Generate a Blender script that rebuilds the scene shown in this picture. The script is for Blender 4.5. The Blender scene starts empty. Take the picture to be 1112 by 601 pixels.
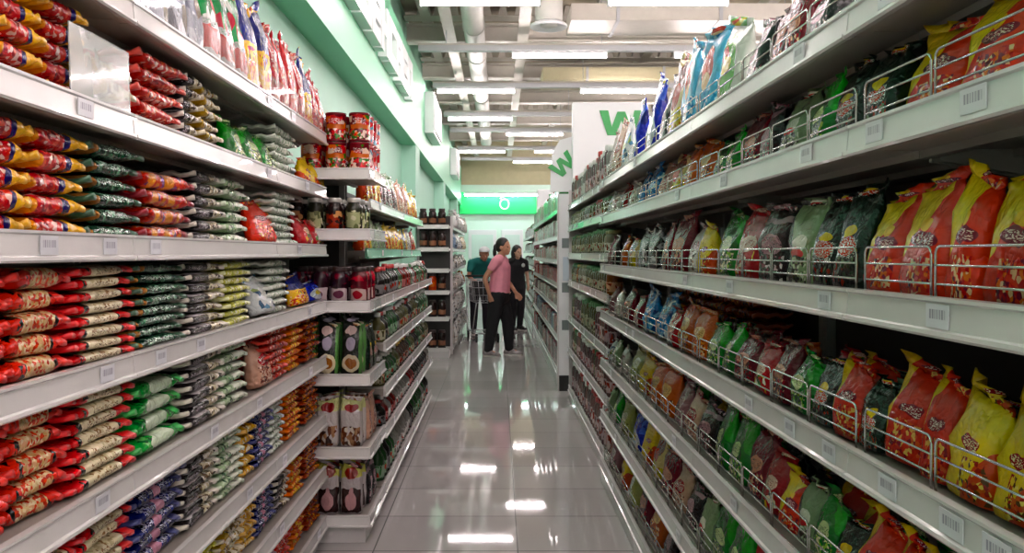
import bpy, bmesh, math, random
from mathutils import Vector, Matrix, noise

# ---------------------------------------------------------------- basics
SC = bpy.context.scene
COL = SC.collection
F, CU, CV, EYE = 900.0, 541.0, 275.0, 1.4      # focal length in px, vanishing point, eye height
RN = random.Random(11)

def yat(u, X):
    """distance at which a line running down the aisle at X is seen in column u"""
    return X * F / (u - CU)

def lin(c):
    out = []
    for v in c[:3]:
        v = v / 255.0
        out.append(v / 12.92 if v <= 0.04045 else ((v + 0.055) / 1.055) ** 2.4)
    return (out[0], out[1], out[2], 1.0)

def ordw(n):
    w = ['zeroth', 'first', 'second', 'third', 'fourth', 'fifth', 'sixth', 'seventh', 'eighth', 'ninth', 'tenth']
    if n < len(w):
        return w[n]
    s = 'th' if 10 <= n % 100 <= 20 else {1: 'st', 2: 'nd', 3: 'rd'}.get(n % 10, 'th')
    return str(n) + s

# ---------------------------------------------------------------- mesh builder
class MB:
    def __init__(self):
        self.v = []; self.f = []; self.m = []; self.s = []
    def add(self, vs, fs, mi=0, smooth=False):
        o = len(self.v)
        self.v.extend(tuple(p) for p in vs)
        for f in fs:
            self.f.append([i + o for i in f]); self.m.append(mi); self.s.append(smooth)
        return self
    def box(self, x0, x1, y0, y1, z0, z1, mi=0):
        vs = [(x0,y0,z0),(x1,y0,z0),(x1,y1,z0),(x0,y1,z0),(x0,y0,z1),(x1,y0,z1),(x1,y1,z1),(x0,y1,z1)]
        return self.add(vs, [(0,3,2,1),(4,5,6,7),(0,1,5,4),(1,2,6,5),(2,3,7,6),(3,0,4,7)], mi)
    def bbox(self, x0, x1, y0, y1, z0, z1, b=0.004, mi=0):
        """box with chamfered edges"""
        bm = bmesh.new()
        bmesh.ops.create_cube(bm, size=1.0)
        for v in bm.verts:
            v.co = Vector(((x0+x1)/2 + v.co.x*(x1-x0), (y0+y1)/2 + v.co.y*(y1-y0), (z0+z1)/2 + v.co.z*(z1-z0)))
        bmesh.ops.bevel(bm, geom=bm.edges[:], offset=b, segments=2, affect='EDGES', profile=0.6)
        bm.verts.index_update()
        self.add([v.co[:] for v in bm.verts], [[v.index for v in f.verts] for f in bm.faces], mi)
        bm.free(); return self
    def prism(self, poly, axis, a0, a1, mi=0, smooth=False):
        """poly of (p,q) swept along axis; 'y': (x,z), 'x': (y,z), 'z': (x,y)"""
        n = len(poly)
        def P(p, a):
            return (p[0], a, p[1]) if axis == 'y' else ((a, p[0], p[1]) if axis == 'x' else (p[0], p[1], a))
        vs = [P(p, a0) for p in poly] + [P(p, a1) for p in poly]
        fs = [(i, (i+1) % n, n + (i+1) % n, n + i) for i in range(n)]
        self.add(vs, fs, mi, smooth)
        o = len(self.v) - 2*n
        self.f.append([o + i for i in range(n)][::-1]); self.m.append(mi); self.s.append(False)
        self.f.append([o + n + i for i in range(n)]); self.m.append(mi); self.s.append(False)
        return self
    def tube(self, path, r, n=6, mi=0, closed=False, r2=None):
        pts = [Vector(p) for p in path]; k = len(pts)
        rings = []
        up = Vector((0.13, 0.21, 0.97))
        for i, p in enumerate(pts):
            a = pts[(i-1) % k] if (closed or i > 0) else p
            b = pts[(i+1) % k] if (closed or i < k-1) else p
            t = (b - a).normalized()
            x = t.cross(up)
            if x.length < 1e-3: x = t.cross(Vector((1, 0, 0)))
            x.normalize(); y = t.cross(x)
            rr = r if r2 is None else r + (r2 - r) * i / (k - 1)
            rings.append([p + x*math.cos(2*math.pi*j/n)*rr + y*math.sin(2*math.pi*j/n)*rr for j in range(n)])
        vs = [q for ring in rings for q in ring]
        fs = []
        for i in range(k if closed else k-1):
            j2 = (i+1) % k
            for j in range(n):
                fs.append((i*n+j, i*n+(j+1) % n, j2*n+(j+1) % n, j2*n+j))
        if not closed:
            fs.append(tuple(range(n))[::-1]); fs.append(tuple((k-1)*n+j for j in range(n)))
        return self.add(vs, fs, mi, True)
    def lathe(self, prof, n=20, cx=0, cy=0, mi=0, smooth=True):
        vs = []; fs = []; k = len(prof)
        for r, z in prof:
            for j in range(n):
                a = 2*math.pi*j/n
                vs.append((cx + r*math.cos(a), cy + r*math.sin(a), z))
        for i in range(k-1):
            for j in range(n):
                fs.append((i*n+j, i*n+(j+1) % n, (i+1)*n+(j+1) % n, (i+1)*n+j))
        fs.append(tuple(range(n))[::-1]); fs.append(tuple((k-1)*n+j for j in range(n)))
        return self.add(vs, fs, mi, smooth)
    def ball(self, c, r, n=12, mi=0):
        c = Vector(c); rx, ry, rz = r if isinstance(r, (tuple, list)) else (r, r, r)
        vs = []; fs = []
        for i in range(1, n):
            th = math.pi*i/n
            for j in range(n):
                a = 2*math.pi*j/n
                vs.append((c.x+rx*math.sin(th)*math.cos(a), c.y+ry*math.sin(th)*math.sin(a), c.z+rz*math.cos(th)))
        for i in range(n-2):
            for j in range(n):
                fs.append((i*n+j, (i+1)*n+j, (i+1)*n+(j+1) % n, i*n+(j+1) % n))
        t = len(vs); vs.append((c.x, c.y, c.z+rz)); vs.append((c.x, c.y, c.z-rz))
        for j in range(n):
            fs.append((t, j, (j+1) % n)); fs.append((t+1, (n-2)*n+(j+1) % n, (n-2)*n+j))
        return self.add(vs, fs, mi, True)
    def mesh(self, name, mats):
        me = bpy.data.meshes.new(name)
        me.from_pydata(self.v, [], self.f)
        mats = mats if isinstance(mats, (list, tuple)) else [mats]
        for m in mats: me.materials.append(m)
        me.polygons.foreach_set('material_index', self.m)
        me.polygons.foreach_set('use_smooth', self.s)
        me.update()
        return me
    def build(self, name, mats, parent=None, loc=(0,0,0), rot=(0,0,0)):
        return place(name, self.mesh(name, mats), parent, loc, rot)

def place(name, me, parent=None, loc=(0,0,0), rot=(0,0,0), scale=None):
    o = bpy.data.objects.new(name, me); COL.objects.link(o)
    if parent: o.parent = parent
    o.location = loc; o.rotation_euler = rot
    if scale: o.scale = scale
    return o

def tag(o, label, cat, group=None, kind=None):
    if label: o['label'] = label
    if cat: o['category'] = cat
    if group: o['group'] = group
    if kind: o['kind'] = kind
    return o

def struct(o):
    o['kind'] = 'structure'; return o

def empty(name, label, cat, loc=(0,0,0), rotz=0, group=None):
    o = bpy.data.objects.new(name, None); COL.objects.link(o)
    o.empty_display_size = 0.1
    o.location = loc; o.rotation_euler = (0, 0, rotz)
    return tag(o, label, cat, group)

# ---------------------------------------------------------------- materials
class NT:
    def __init__(self, name):
        self.mat = bpy.data.materials.new(name); self.mat.use_nodes = True
        self.nt = self.mat.node_tree; self.n = self.nt.nodes
        self.b = self.n['Principled BSDF']
    def link(self, a, b): self.nt.links.new(a, b)
    def node(self, t): return self.n.new(t)
    def _in(self, sock, v):
        if hasattr(v, 'is_output'): self.link(v, sock)
        else: sock.default_value = v
    def math(self, op, a, b=None, c=None, clamp=False):
        m = self.node('ShaderNodeMath'); m.operation = op; m.use_clamp = clamp
        self._in(m.inputs[0], a)
        if b is not None: self._in(m.inputs[1], b)
        if c is not None: self._in(m.inputs[2], c)
        return m.outputs[0]
    def mix(self, fac, a, b):
        m = self.node('ShaderNodeMix'); m.data_type = 'RGBA'
        self._in(m.inputs[0], fac); self._in(m.inputs[6], a); self._in(m.inputs[7], b)
        return m.outputs[2]
    def noise(self, vec, scale, detail=2.0, rough=0.5):
        t = self.node('ShaderNodeTexNoise'); t.inputs['Scale'].default_value = scale
        t.inputs['Detail'].default_value = detail; t.inputs['Roughness'].default_value = rough
        if vec is not None: self.link(vec, t.inputs['Vector'])
        return t.outputs[0]
    def ramp(self, fac, stops, mode='CONSTANT'):
        r = self.node('ShaderNodeValToRGB'); r.color_ramp.interpolation = mode
        e = r.color_ramp.elements
        while len(e) < len(stops): e.new(0.5)
        for i, (p, c) in enumerate(stops): e[i].position = p; e[i].color = c
        self.link(fac, r.inputs[0]); return r.outputs[0]
    def bump(self, h, strength, dist=0.01):
        b = self.node('ShaderNodeBump'); b.inputs['Strength'].default_value = strength
        b.inputs['Distance'].default_value = dist
        self.link(h, b.inputs['Height']); self.link(b.outputs[0], self.b.inputs['Normal'])

def plain(name, c, rough=0.5, metal=0.0, spec=0.5, coat=0.0, var=0.0, vscale=6.0, bump=0.0):
    t = NT(name); col = lin(c)
    t.b.inputs['Base Color'].default_value = col
    t.b.inputs['Roughness'].default_value = rough
    t.b.inputs['Metallic'].default_value = metal
    t.b.inputs['Specular IOR Level'].default_value = spec
    t.b.inputs['Coat Weight'].default_value = coat
    if var or bump:
        tc = t.node('ShaderNodeTexCoord')
        nz = t.noise(tc.outputs['Object'], vscale, 4.0, 0.6)
        if var:
            d = tuple(x*(1-var) for x in col[:3]) + (1,)
            l = tuple(min(1, x*(1+var)) for x in col[:3]) + (1,)
            t.link(t.ramp(nz, [(0.3, d), (0.7, l)], 'LINEAR'), t.b.inputs['Base Color'])
        if bump: t.bump(nz, bump)
    return t.mat

def emit(name, c, strength):
    t = NT(name)
    t.b.inputs['Base Color'].default_value = lin(c)
    t.b.inputs['Emission Color'].default_value = lin(c)
    t.b.inputs['Emission Strength'].default_value = strength
    return t.mat

def printed(name, base, layers=(), uv='yz', rough=0.24, wrinkle=0.5, wscale=30.0, warp=0.06, coat=0.12):
    """printed plastic film: base colour plus printed shapes placed in the wrapper's own box coordinates"""
    t = NT(name)
    tc = t.node('ShaderNodeTexCoord'); oi = t.node('ShaderNodeObjectInfo')
    sep = t.node('ShaderNodeSeparateXYZ'); t.link(tc.outputs['Generated'], sep.inputs[0])
    off = t.node('ShaderNodeVectorMath'); off.operation = 'MULTIPLY_ADD'
    t.link(oi.outputs['Random'], off.inputs[0]); off.inputs[1].default_value = (7, 13, 5)
    t.link(tc.outputs['Object'], off.inputs[2])
    vec = off.outputs[0]
    wn = t.math('MULTIPLY', t.math('SUBTRACT', t.noise(vec, 22, 1.0), 0.5), warp * 2)
    ax = {'x': 0, 'y': 1, 'z': 2}
    u = t.math('ADD', sep.outputs[ax[uv[0]]], wn)
    v = t.math('ADD', sep.outputs[ax[uv[1]]], wn)
    col = lin(base)
    for L in layers:
        k = L[0]
        if k == 'ell':
            _, cu, cv, ru, rv, c = L
            a = t.math('POWER', t.math('ABSOLUTE', t.math('DIVIDE', t.math('SUBTRACT', u, cu), ru)), 2.0)
            b = t.math('POWER', t.math('ABSOLUTE', t.math('DIVIDE', t.math('SUBTRACT', v, cv), rv)), 2.0)
            m = t.math('LESS_THAN', t.math('ADD', a, b), 1.0); c = lin(c)
        elif k in ('box', 'blot', 'text'):
            u0, u1, v0, v1 = L[1:5]
            m = t.math('LESS_THAN', t.math('ABSOLUTE', t.math('SUBTRACT', u, (u0+u1)/2)), (u1-u0)/2)
            m2 = t.math('LESS_THAN', t.math('ABSOLUTE', t.math('SUBTRACT', v, (v0+v1)/2)), (v1-v0)/2)
            m = t.math('MULTIPLY', m, m2)
            if k == 'box': c = lin(L[5])
            elif k == 'blot':
                scale, cols, dens = L[5:8]
                vo = t.node('ShaderNodeTexVoronoi'); vo.inputs['Scale'].default_value = scale
                t.link(vec, vo.inputs['Vector'])
                sp = t.node('ShaderNodeSeparateColor'); t.link(vo.outputs['Color'], sp.inputs[0])
                c = t.ramp(sp.outputs[0], [(i/len(cols), lin(q)) for i, q in enumerate(cols)])
                m = t.math('MULTIPLY', m, t.math('LESS_THAN', sp.outputs[1], dens))
            else:
                c = lin(L[5])
                mp = t.node('ShaderNodeMapping'); mp.inputs['Scale'].default_value = (80, 110, 300)
                t.link(vec, mp.inputs['Vector'])
                m = t.math('MULTIPLY', m, t.math('GREATER_THAN', t.noise(mp.outputs[0], 1.5, 1.0), 0.55))
        elif k == 'diag':
            _, a, b, cc, c = L
            m = t.math('GREATER_THAN', t.math('ADD', t.math('MULTIPLY', u, a), t.math('MULTIPLY', v, b)), cc); c = lin(c)
        col = t.mix(m, col, c)
    hs = t.node('ShaderNodeHueSaturation')
    t.link(t.math('MULTIPLY_ADD', oi.outputs['Random'], 0.3, 0.66), hs.inputs['Value'])
    hs.inputs['Saturation'].default_value = 1.18
    if hasattr(col, 'is_output'): t.link(col, hs.inputs['Color'])
    else: hs.inputs['Color'].default_value = col
    t.link(hs.outputs[0], t.b.inputs['Base Color'])
    t.b.inputs['Roughness'].default_value = rough
    t.b.inputs['Coat Weight'].default_value = coat
    t.b.inputs['Coat Roughness'].default_value = 0.08
    t.b.inputs['Specular IOR Level'].default_value = 0.3
    if wrinkle:
        rg = t.math('ABSOLUTE', t.math('SUBTRACT', t.noise(vec, wscale*0.7, 2.5, 0.6), 0.5))
        t.bump(t.math('POWER', rg, 0.8), min(1.0, wrinkle*1.2), 0.018)
    return t.mat

def clear(name, tint=(235, 240, 240), rough=0.06, alpha=0.25):
    """thin clear plastic sheet"""
    t = NT(name)
    t.b.inputs['Base Color'].default_value = lin(tint)
    t.b.inputs['Roughness'].default_value = rough
    t.b.inputs['Alpha'].default_value = alpha
    t.b.inputs['Coat Weight'].default_value = 0.6
    tc = t.node('ShaderNodeTexCoord')
    t.bump(t.noise(tc.outputs['Object'], 9, 2.0), 0.25, 0.01)
    return t.mat

def floor_mat():
    t = NT('polished_floor_tiles')
    tc = t.node('ShaderNodeTexCoord'); sp = t.node('ShaderNodeSeparateXYZ'); t.link(tc.outputs['Object'], sp.inputs[0])
    def grid(s, p, o):
        fr = t.math('FRACT', t.math('DIVIDE', t.math('SUBTRACT', s, o - 40*p), p))
        return t.math('ABSOLUTE', t.math('SUBTRACT', fr, 0.5)), t.math('FLOOR', t.math('DIVIDE', t.math('SUBTRACT', s, o - 40*p), p))
    gx, ix = grid(sp.outputs[0], 0.678, 0.092)
    gy, iy = grid(sp.outputs[1], 0.515, 4.406)
    g = t.math('MAXIMUM', t.math('GREATER_THAN', gx, 0.4955), t.math('GREATER_THAN', gy, 0.4915))
    wn = t.node('ShaderNodeTexWhiteNoise'); wn.noise_dimensions = '2D'
    cb = t.node('ShaderNodeCombineXYZ'); t.link(ix, cb.inputs[0]); t.link(iy, cb.inputs[1]); t.link(cb.outputs[0], wn.inputs['Vector'])
    tile = t.ramp(wn.outputs[0], [(0.0, lin((184, 180, 179))), (1.0, lin((196, 192, 191)))], 'LINEAR')
    nz = t.noise(tc.outputs['Object'], 3.0, 5.0, 0.6)
    tile = t.mix(t.math('MULTIPLY', nz, 0.25), tile, lin((170, 165, 164)))
    t.link(t.mix(g, tile, lin((40, 38, 38))), t.b.inputs['Base Color'])
    t.link(t.math('MULTIPLY_ADD', nz, 0.05, t.math('MULTIPLY', g, 0.4)), t.b.inputs['Roughness'])
    t.b.inputs['Specular IOR Level'].default_value = 0.5
    t.b.inputs['Coat Weight'].default_value = 0.15; t.b.inputs['Coat Roughness'].default_value = 0.05
    t.bump(t.noise(tc.outputs['Object'], 1.6, 2.0), 0.03, 0.02)
    return t.mat

def barcode_mat():
    t = NT('price_tag_print')
    tc = t.node('ShaderNodeTexCoord'); sp = t.node('ShaderNodeSeparateXYZ'); t.link(tc.outputs['Generated'], sp.inputs[0])
    mp = t.node('ShaderNodeMapping'); mp.inputs['Scale'].default_value = (0, 26, 0); t.link(tc.outputs['Generated'], mp.inputs['Vector'])
    bars = t.math('GREATER_THAN', t.noise(mp.outputs[0], 1.0, 0.0), 0.5)
    inb = t.math('LESS_THAN', t.math('ABSOLUTE', t.math('SUBTRACT', sp.outputs[1], 0.5)), 0.36)
    inz = t.math('LESS_THAN', t.math('ABSOLUTE', t.math('SUBTRACT', sp.outputs[2], 0.58)), 0.2)
    m = t.math('MULTIPLY', t.math('MULTIPLY', inb, inz), bars)
    t.link(t.mix(m, lin((206, 206, 212)), lin((140, 138, 152))), t.b.inputs['Base Color'])
    t.b.inputs['Roughness'].default_value = 0.35
    return t.mat

M = {}
M['floor'] = floor_mat()
M['mint'] = plain('mint_wall_paint', (168, 216, 194), 0.55, var=0.03, vscale=2)
M['mintdeep'] = plain('mint_green_paint', (122, 206, 162), 0.45, var=0.03, vscale=2)
M['mintpale'] = plain('pale_mint_paint', (205, 232, 218), 0.5, var=0.02, vscale=2)
M['soffit'] = plain('soffit_paint', (168, 204, 186), 0.6)
M['ceil'] = plain('ceiling_deck', (168, 158, 138), 0.8, var=0.12, vscale=0.8)
M['beam'] = plain('ceiling_steel', (188, 183, 172), 0.5, var=0.06)
M['trunk'] = plain('lighting_trunk', (176, 178, 180), 0.35, 0.3)
M['duct'] = plain('duct_paint', (200, 199, 192), 0.45, var=0.05)
M['darkduct'] = plain('dark_duct', (88, 80, 68), 0.6, var=0.2)
M['beige'] = plain('beige_bulkhead', (184, 176, 142), 0.7, var=0.05)
M['white'] = plain('white_board', (222, 224, 226), 0.4)
M['whitewall'] = plain('white_wall', (226, 228, 224), 0.6)
M['steel'] = plain('shelf_enamel', (198, 194, 194), 0.32, 0.0, 0.5, coat=0.2, var=0.03, vscale=5)
M['board'] = plain('shelf_board_enamel', (140, 133, 126), 0.4, 0.0, 0.4, var=0.05, vscale=4)
M['rail'] = plain('price_rail_enamel', (206, 203, 202), 0.24, 0.0, 0.6, coat=0.4, var=0.04, vscale=9)
M['greenrail'] = plain('green_price_rail', (120, 206, 170), 0.25, coat=0.4)
M['shadedback'] = plain('shade_painted_back_panel', (38, 36, 34), 0.55, var=0.1)  # shade behind the goods is put into the panel colour
M['upright'] = plain('slotted_upright', (150, 150, 148), 0.4, 0.2)
M['chrome'] = plain('chrome_wire', (206, 204, 200), 0.2, 0.9)
M['tag'] = barcode_mat()
M['acrylic'] = clear('clear_acrylic', alpha=0.1)
M['panelclear'] = clear('scuffed_clear_sheet', (206, 212, 208), 0.15, 0.42)
M['black'] = plain('black_plastic', (18, 18, 18), 0.4)
M['letter'] = plain('white_sign_letter', (240, 242, 244), 0.3)
M['letteredge'] = plain('sign_letter_edge', (120, 170, 160), 0.4)
M['wgreen'] = plain('green_sign_letter', (24, 150, 66), 0.4)
M['banner'] = plain('green_banner', (6, 208, 104), 0.45)
M['tube'] = emit('fluorescent_tube', (255, 240, 240), 33.0)
M['tubeblue'] = emit('banner_lamp', (240, 252, 255), 14.0)

# ---------------------------------------------------------------- the setting
YB, XR, YF, ZC = 25.0, 6.0, -4.0, 4.75
struct(MB().box(-1.42, XR+0.1, YF-0.1, YB+0.1, -0.1, 0.0).build('floor', M['floor']))
struct(MB().box(-1.42, XR+0.1, YF-0.1, YB+0.1, ZC, ZC+0.1).build('ceiling', M['ceil']))
struct(MB().box(-1.42, -1.3, YF-0.1, YB+0.1, 0, ZC).build('wall_left', M['mint']))
struct(MB().box(XR, XR+0.12, YF-0.1, YB+0.1, 0, ZC).build('wall_right', M['whitewall']))
struct(MB().box(-1.3, XR, YF-0.12, YF, 0, ZC).build('wall_front', M['whitewall']))
struct(MB().box(-1.3, XR, YB, YB+0.12, 0, ZC).build('wall_back', M['mintpale']))
# boxed-out fascia above the left shelving, broken by pilasters
fb = MB()
fb.box(-1.3, -1.1, YF, YB-0.02, 2.85, 3.95)
struct(fb.build('trim_1', [M['mintdeep']]))
k = 1
for yp in (11.1, 16.8, 22.3):
    k += 1
    struct(MB().box(-1.3, -1.105, yp, yp+0.55, 0.0, 2.85).build('trim_%d' % k, M['mint']))
k += 1
struct(MB().box(-1.3, XR, YB-0.35, YB, 3.32, ZC).build('trim_%d' % k, M['beige']))
k += 1
struct(MB().box(-1.3, XR, YB-0.5, YB-0.35, 3.22, 3.42).build('trim_%d' % k, M['mintpale']))
# pale doors in the back wall
for i, (x0, x1) in enumerate(((-0.9, -0.05), (0.1, 0.75))):
    d = MB(); d.bbox(x0, x1, YB-0.05, YB, 0, 2.1, 0.01)
    d2 = struct(d.build('door_%d' % (i+1), M['white']))
    MB().bbox(x0+0.1, x1-0.1, YB-0.06, YB-0.05, 0.3, 1.95, 0.004).build('door_panel', plain('pale_door_glass_%d' % i, (196, 222, 214), 0.2), d2)
    MB().bbox(x0+0.03, x0+0.06, YB-0.1, YB-0.05, 0.95, 1.25, 0.004).build('door_handle', M['chrome'], d2)

# ceiling steel: beams across, purlins along
ZL = 3.9
for i, y in enumerate((2.3, 4.7, 7.1, 9.35, 11.6, 14.0, 16.3, 18.9, 21.7)):
    b = MB()
    b.box(-1.28, XR-0.02, y-0.11, y+0.11, 4.34, 4.37); b.box(-1.28, XR-0.02, y-0.11, y+0.11, 4.56, 4.59)
    b.box(-1.28, XR-0.02, y-0.015, y+0.015, 4.37, 4.56)
    struct(b.build('trim_%d' % (20+i), M['beam']))
for i, x in enumerate((-0.98, -0.62, 0.32, 1.35, 2.4, 3.5, 4.6)):
    b = MB(); zz = 4.2 if i in (1, 2) else 4.6
    b.box(x-0.05, x+0.05, YF, YB-0.4, zz, zz+0.13); b.box(x-0.07, x+0.07, YF, YB-0.4, zz-0.005, zz+0.015)
    struct(b.build('trim_%d' % (30+i), M['beam']))
for i, y in enumerate((9.05, 11.3, 13.7, 16.0, 18.6)):
    b = MB()
    for q in range(30):
        x = -1.1 + q*0.22
        b.prism([(x, 4.61), (x+0.13, 4.61), (x+0.1, 4.74), (x+0.03, 4.74)], 'y', y-0.12, y+0.12)
    b.box(-1.28, XR-0.02, y-0.13, y+0.13, 4.6, 4.61)
    struct(b.build('trim_%d' % (40+i), M['beam']))
# round white duct running down the aisle, and a dark one
def duct(x, z, r, y0, y1, mat, name, label):
    root = empty(name, label, 'duct', (x, y0, z - r))
    n = int((y1 - y0) / 1.5)
    m = MB(); m.tube([(0, 0, r), (0, (y1-y0), r)], r, 20)
    m.build('duct_run', mat, root)
    for i in range(n + 1):
        y = i * (y1 - y0) / n
        MB().tube([(0, max(0.0, y-0.03), r), (0, min(y1-y0, y+0.03), r)], r + 0.012, 20).build('duct_collar', mat, root)
    for i in range(0, n + 1, 2):
        y = 0.4 + i * (y1 - y0 - 0.8) / n
        MB().box(-0.006, 0.006, y-0.01, y+0.01, 2*r, ZC - (z - r)).build('hanger', M['trunk'], root)
duct(-0.31, 4.28, 0.135, 1.0, 21.5, M['duct'], 'air_duct', 'long round white air duct hung along the ceiling over the aisle')
# rectangular duct to the right and the round diffuser hanging by it
rd = empty('rectangular_duct', 'wide beige rectangular duct crossing the ceiling to the right of the white duct', 'duct', (2.6, 10.02, 4.12))
MB().bbox(-1.75, 2.6, -0.35, 0.35, 0, 0.2, 0.01).build('duct_run', M['beam'], rd)
for x in (-1.2, 0.0, 1.2, 2.4):
    MB().box(x-0.02, x+0.02, -0.365, 0.365, -0.012, 0.212).build('duct_flange', M['trunk'], rd)
rd = empty('rectangular_duct', 'farther beige rectangular duct crossing the ceiling above the third light row', 'duct', (2.2, 13.4, 4.12))
MB().bbox(-1.5, 2.6, -0.4, 0.4, 0, 0.2, 0.01).build('duct_run', M['beige'], rd)
for x in (-0.8, 0.4, 1.6):
    MB().box(x-0.02, x+0.02, -0.415, 0.415, -0.012, 0.212).build('duct_flange', M['trunk'], rd)
df = empty('ceiling_diffuser', 'round white air diffuser hanging below the ceiling right of the duct', 'air vent', (0.58, 9.5, 3.98))
MB().lathe([(0.14, 0.06), (0.16, 0.1), (0.16, 0.62)], 24).build('spout', M['duct'], df)
MB().lathe([(0.1, 0.05), (0.2, 0.0), (0.215, 0.015), (0.205, 0.04), (0.14, 0.075)], 24).build('flange', M['white'], df)
MB().lathe([(0.02, 0.03), (0.1, 0.025), (0.1, 0.045), (0.02, 0.05)], 24).build('core', M['duct'], df)

# light rows: a trunk across the shop with tubes below it
ROWS = [(-2.8, [(-0.95, 2), (1.6, 3)]), (-0.7, [(-0.95, 2), (1.6, 3)]), (1.4, [(0.1, 1), (2.4, 2)]), (3.6, [(-0.3, 1), (2.2, 2)]),  # first two rows, behind the camera, widened with added tubes for frontal light
        (5.9, [(-0.4, 1), (2.2, 2)]),
        (8.2, [(-0.78, 1), (1.08, 1), (3.0, 2)]), (10.4, [(0.17, 1), (2.2, 2)]), (12.7, [(-0.94, 1), (1.25, 1), (3.0, 1)]),
        (15.3, [(-0.93, 1), (2.2, 1)]), (17.3, [(0.16, 1), (2.6, 1)]), (20.3, [(-1.02, 1), (0.88, 1)]), (22.6, [(0.4, 1), (2.4, 1)])]
tube_n = 0
for ri, (y, segs) in enumerate(ROWS):
    tr = empty('lighting_trunk', 'grey metal lighting trunk across the ceiling, %s light row from the front' % ordw(ri+1), 'lighting trunk', (2.2, y, ZL+0.03))
    MB().bbox(-3.2, 3.6, -0.05, 0.05, 0.0, 0.07, 0.006).build('trunk_channel', M['trunk'], tr)
    MB().box(-3.2, 3.6, -0.012, 0.012, 0.07, 0.1).build('trunk_rib', M['beam'], tr)
    for x in (-2.85, -0.9, 1.4, 3.2):
        MB().tube([(x, 0, 0.1), (x, 0, ZC-ZL-0.03)], 0.006, 6).build('hanger', M['trunk'], tr)
    for si, (x0, n) in enumerate(segs):
        for j in range(n):
            tube_n += 1
            xs = x0 + j*1.24
            ff = empty('tube_light', 'lit white fluorescent tube light, %s from the left in the %s row from the front' % (ordw(sum(q[1] for q in segs[:si]) + j + 1), ordw(ri+1)), 'ceiling light', (xs+0.6, y, ZL-0.07), 0, 'tube lights under the ceiling')
            MB().bbox(-0.6, 0.6, -0.032, 0.032, 0.072, 0.1, 0.005).build('fixture_body', M['white'], ff)
            MB().tube([(-0.585, 0, 0.042), (0.585, 0, 0.042)], 0.021, 10).build('fluorescent_tube', M['tube'], ff)
            for sx in (-0.592, 0.592):
                MB().bbox(sx-0.008, sx+0.008, -0.026, 0.026, 0.014, 0.072, 0.003).build('tube_holder', M['white'], ff)

# green banner with a swirl on the back wall, lit from above
bn = empty('green_banner', 'bright green banner sign with a white swirl across the back wall', 'sign', (0.03, YB-0.1, 2.57))
MB().bbox(-1.18, 1.12, -0.04, 0.04, 0, 0.66, 0.008).build('banner_board', M['banner'], bn)
sw = MB()
sw.tube([(0.16 + 0.13*math.cos(a)*(1+0.1*a/6), -0.045, 0.3 + 0.15*math.sin(a)) for a in [i*0.3 for i in range(-3, 19)]], 0.022, 6)
sw.tube([(0.02, -0.045, 0.46), (0.12, -0.045, 0.52), (0.2, -0.045, 0.56), (0.24, -0.045, 0.62)], 0.02, 6)
sw.build('banner_swirl', M['letter'], bn)
cl = MB()
for x, z, r in ((-0.55, 0.6, 0.05), (-0.4, 0.57, 0.06), (-0.22, 0.58, 0.07), (-0.05, 0.56, 0.06), (0.4, 0.57, 0.08), (0.6, 0.6, 0.06), (0.8, 0.58, 0.05)):
    cl.ball((x, -0.04, z), (r*1.6, 0.01, r*0.7), 10)
cl.build('banner_cloud', M['letter'], bn)
bl = empty('strip_lamp', 'lit white strip lamp above the green banner on the back wall', 'lamp', (0.06, YB-0.52, 3.08))
MB().bbox(-1.08, 1.12, -0.03, 0.05, 0.06, 0.12, 0.005).build('fixture_body', M['white'], bl)
MB().tube([(-1.05, 0, 0.03), (1.09, 0, 0.03)], 0.028, 10).build('fluorescent_tube', M['tubeblue'], bl)

# raised letters on the mint fascia
def stroke_letter(kind, w, h, d, t):
    """a raised block letter facing +x, its width along y, built of butted bars"""
    m = MB()
    y0, y1 = 0.0, w
    if 'l' in kind: m.box(0, d, 0, t, 0, h); y0 = t
    if 'r' in kind: m.box(0, d, w-t, w, 0, h); y1 = w-t
    if 't' in kind: m.box(0, d, y0, y1, h-t*0.8, h)
    if 'm' in kind: m.box(0, d, y0, y1, h/2-t*0.4, h/2+t*0.4)
    if 'b' in kind: m.box(0, d, y0, y1, 0, t*0.8)
    return m
sg = empty('fascia_sign', 'row of big raised white letters on the mint fascia, nearest the camera', 'sign', (-1.1, 4.6, 3.2))
for i, kd in enumerate(('lmrt', 'ltmb', 'ltrb', 'lrb', 'ltmb', 'lrm', 'ltb', 'ltmr', 'ltmb', 'lrt')):
    lt = stroke_letter(kd, 0.48, 0.44, 0.085, 0.15)
    lt.build('sign_letter', M['letter'], sg, (0.0, i*0.53, 0))
for i, y in enumerate((12.4, 19.0)):
    s2 = empty('blade_sign', ('square white box sign on the mint fascia beyond the raised letters', 'farthest small white box sign on the mint fascia')[i], 'sign', (-1.1, y, 3.2))
    MB().bbox(0.0, 0.14, 0, 1.5, 0, 0.62, 0.01).build('sign_box', M['letter'], s2)
    MB().bbox(0.14, 0.155, 0.06, 1.44, 0.05, 0.57, 0.004).build('sign_face', M['white'], s2)

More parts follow.
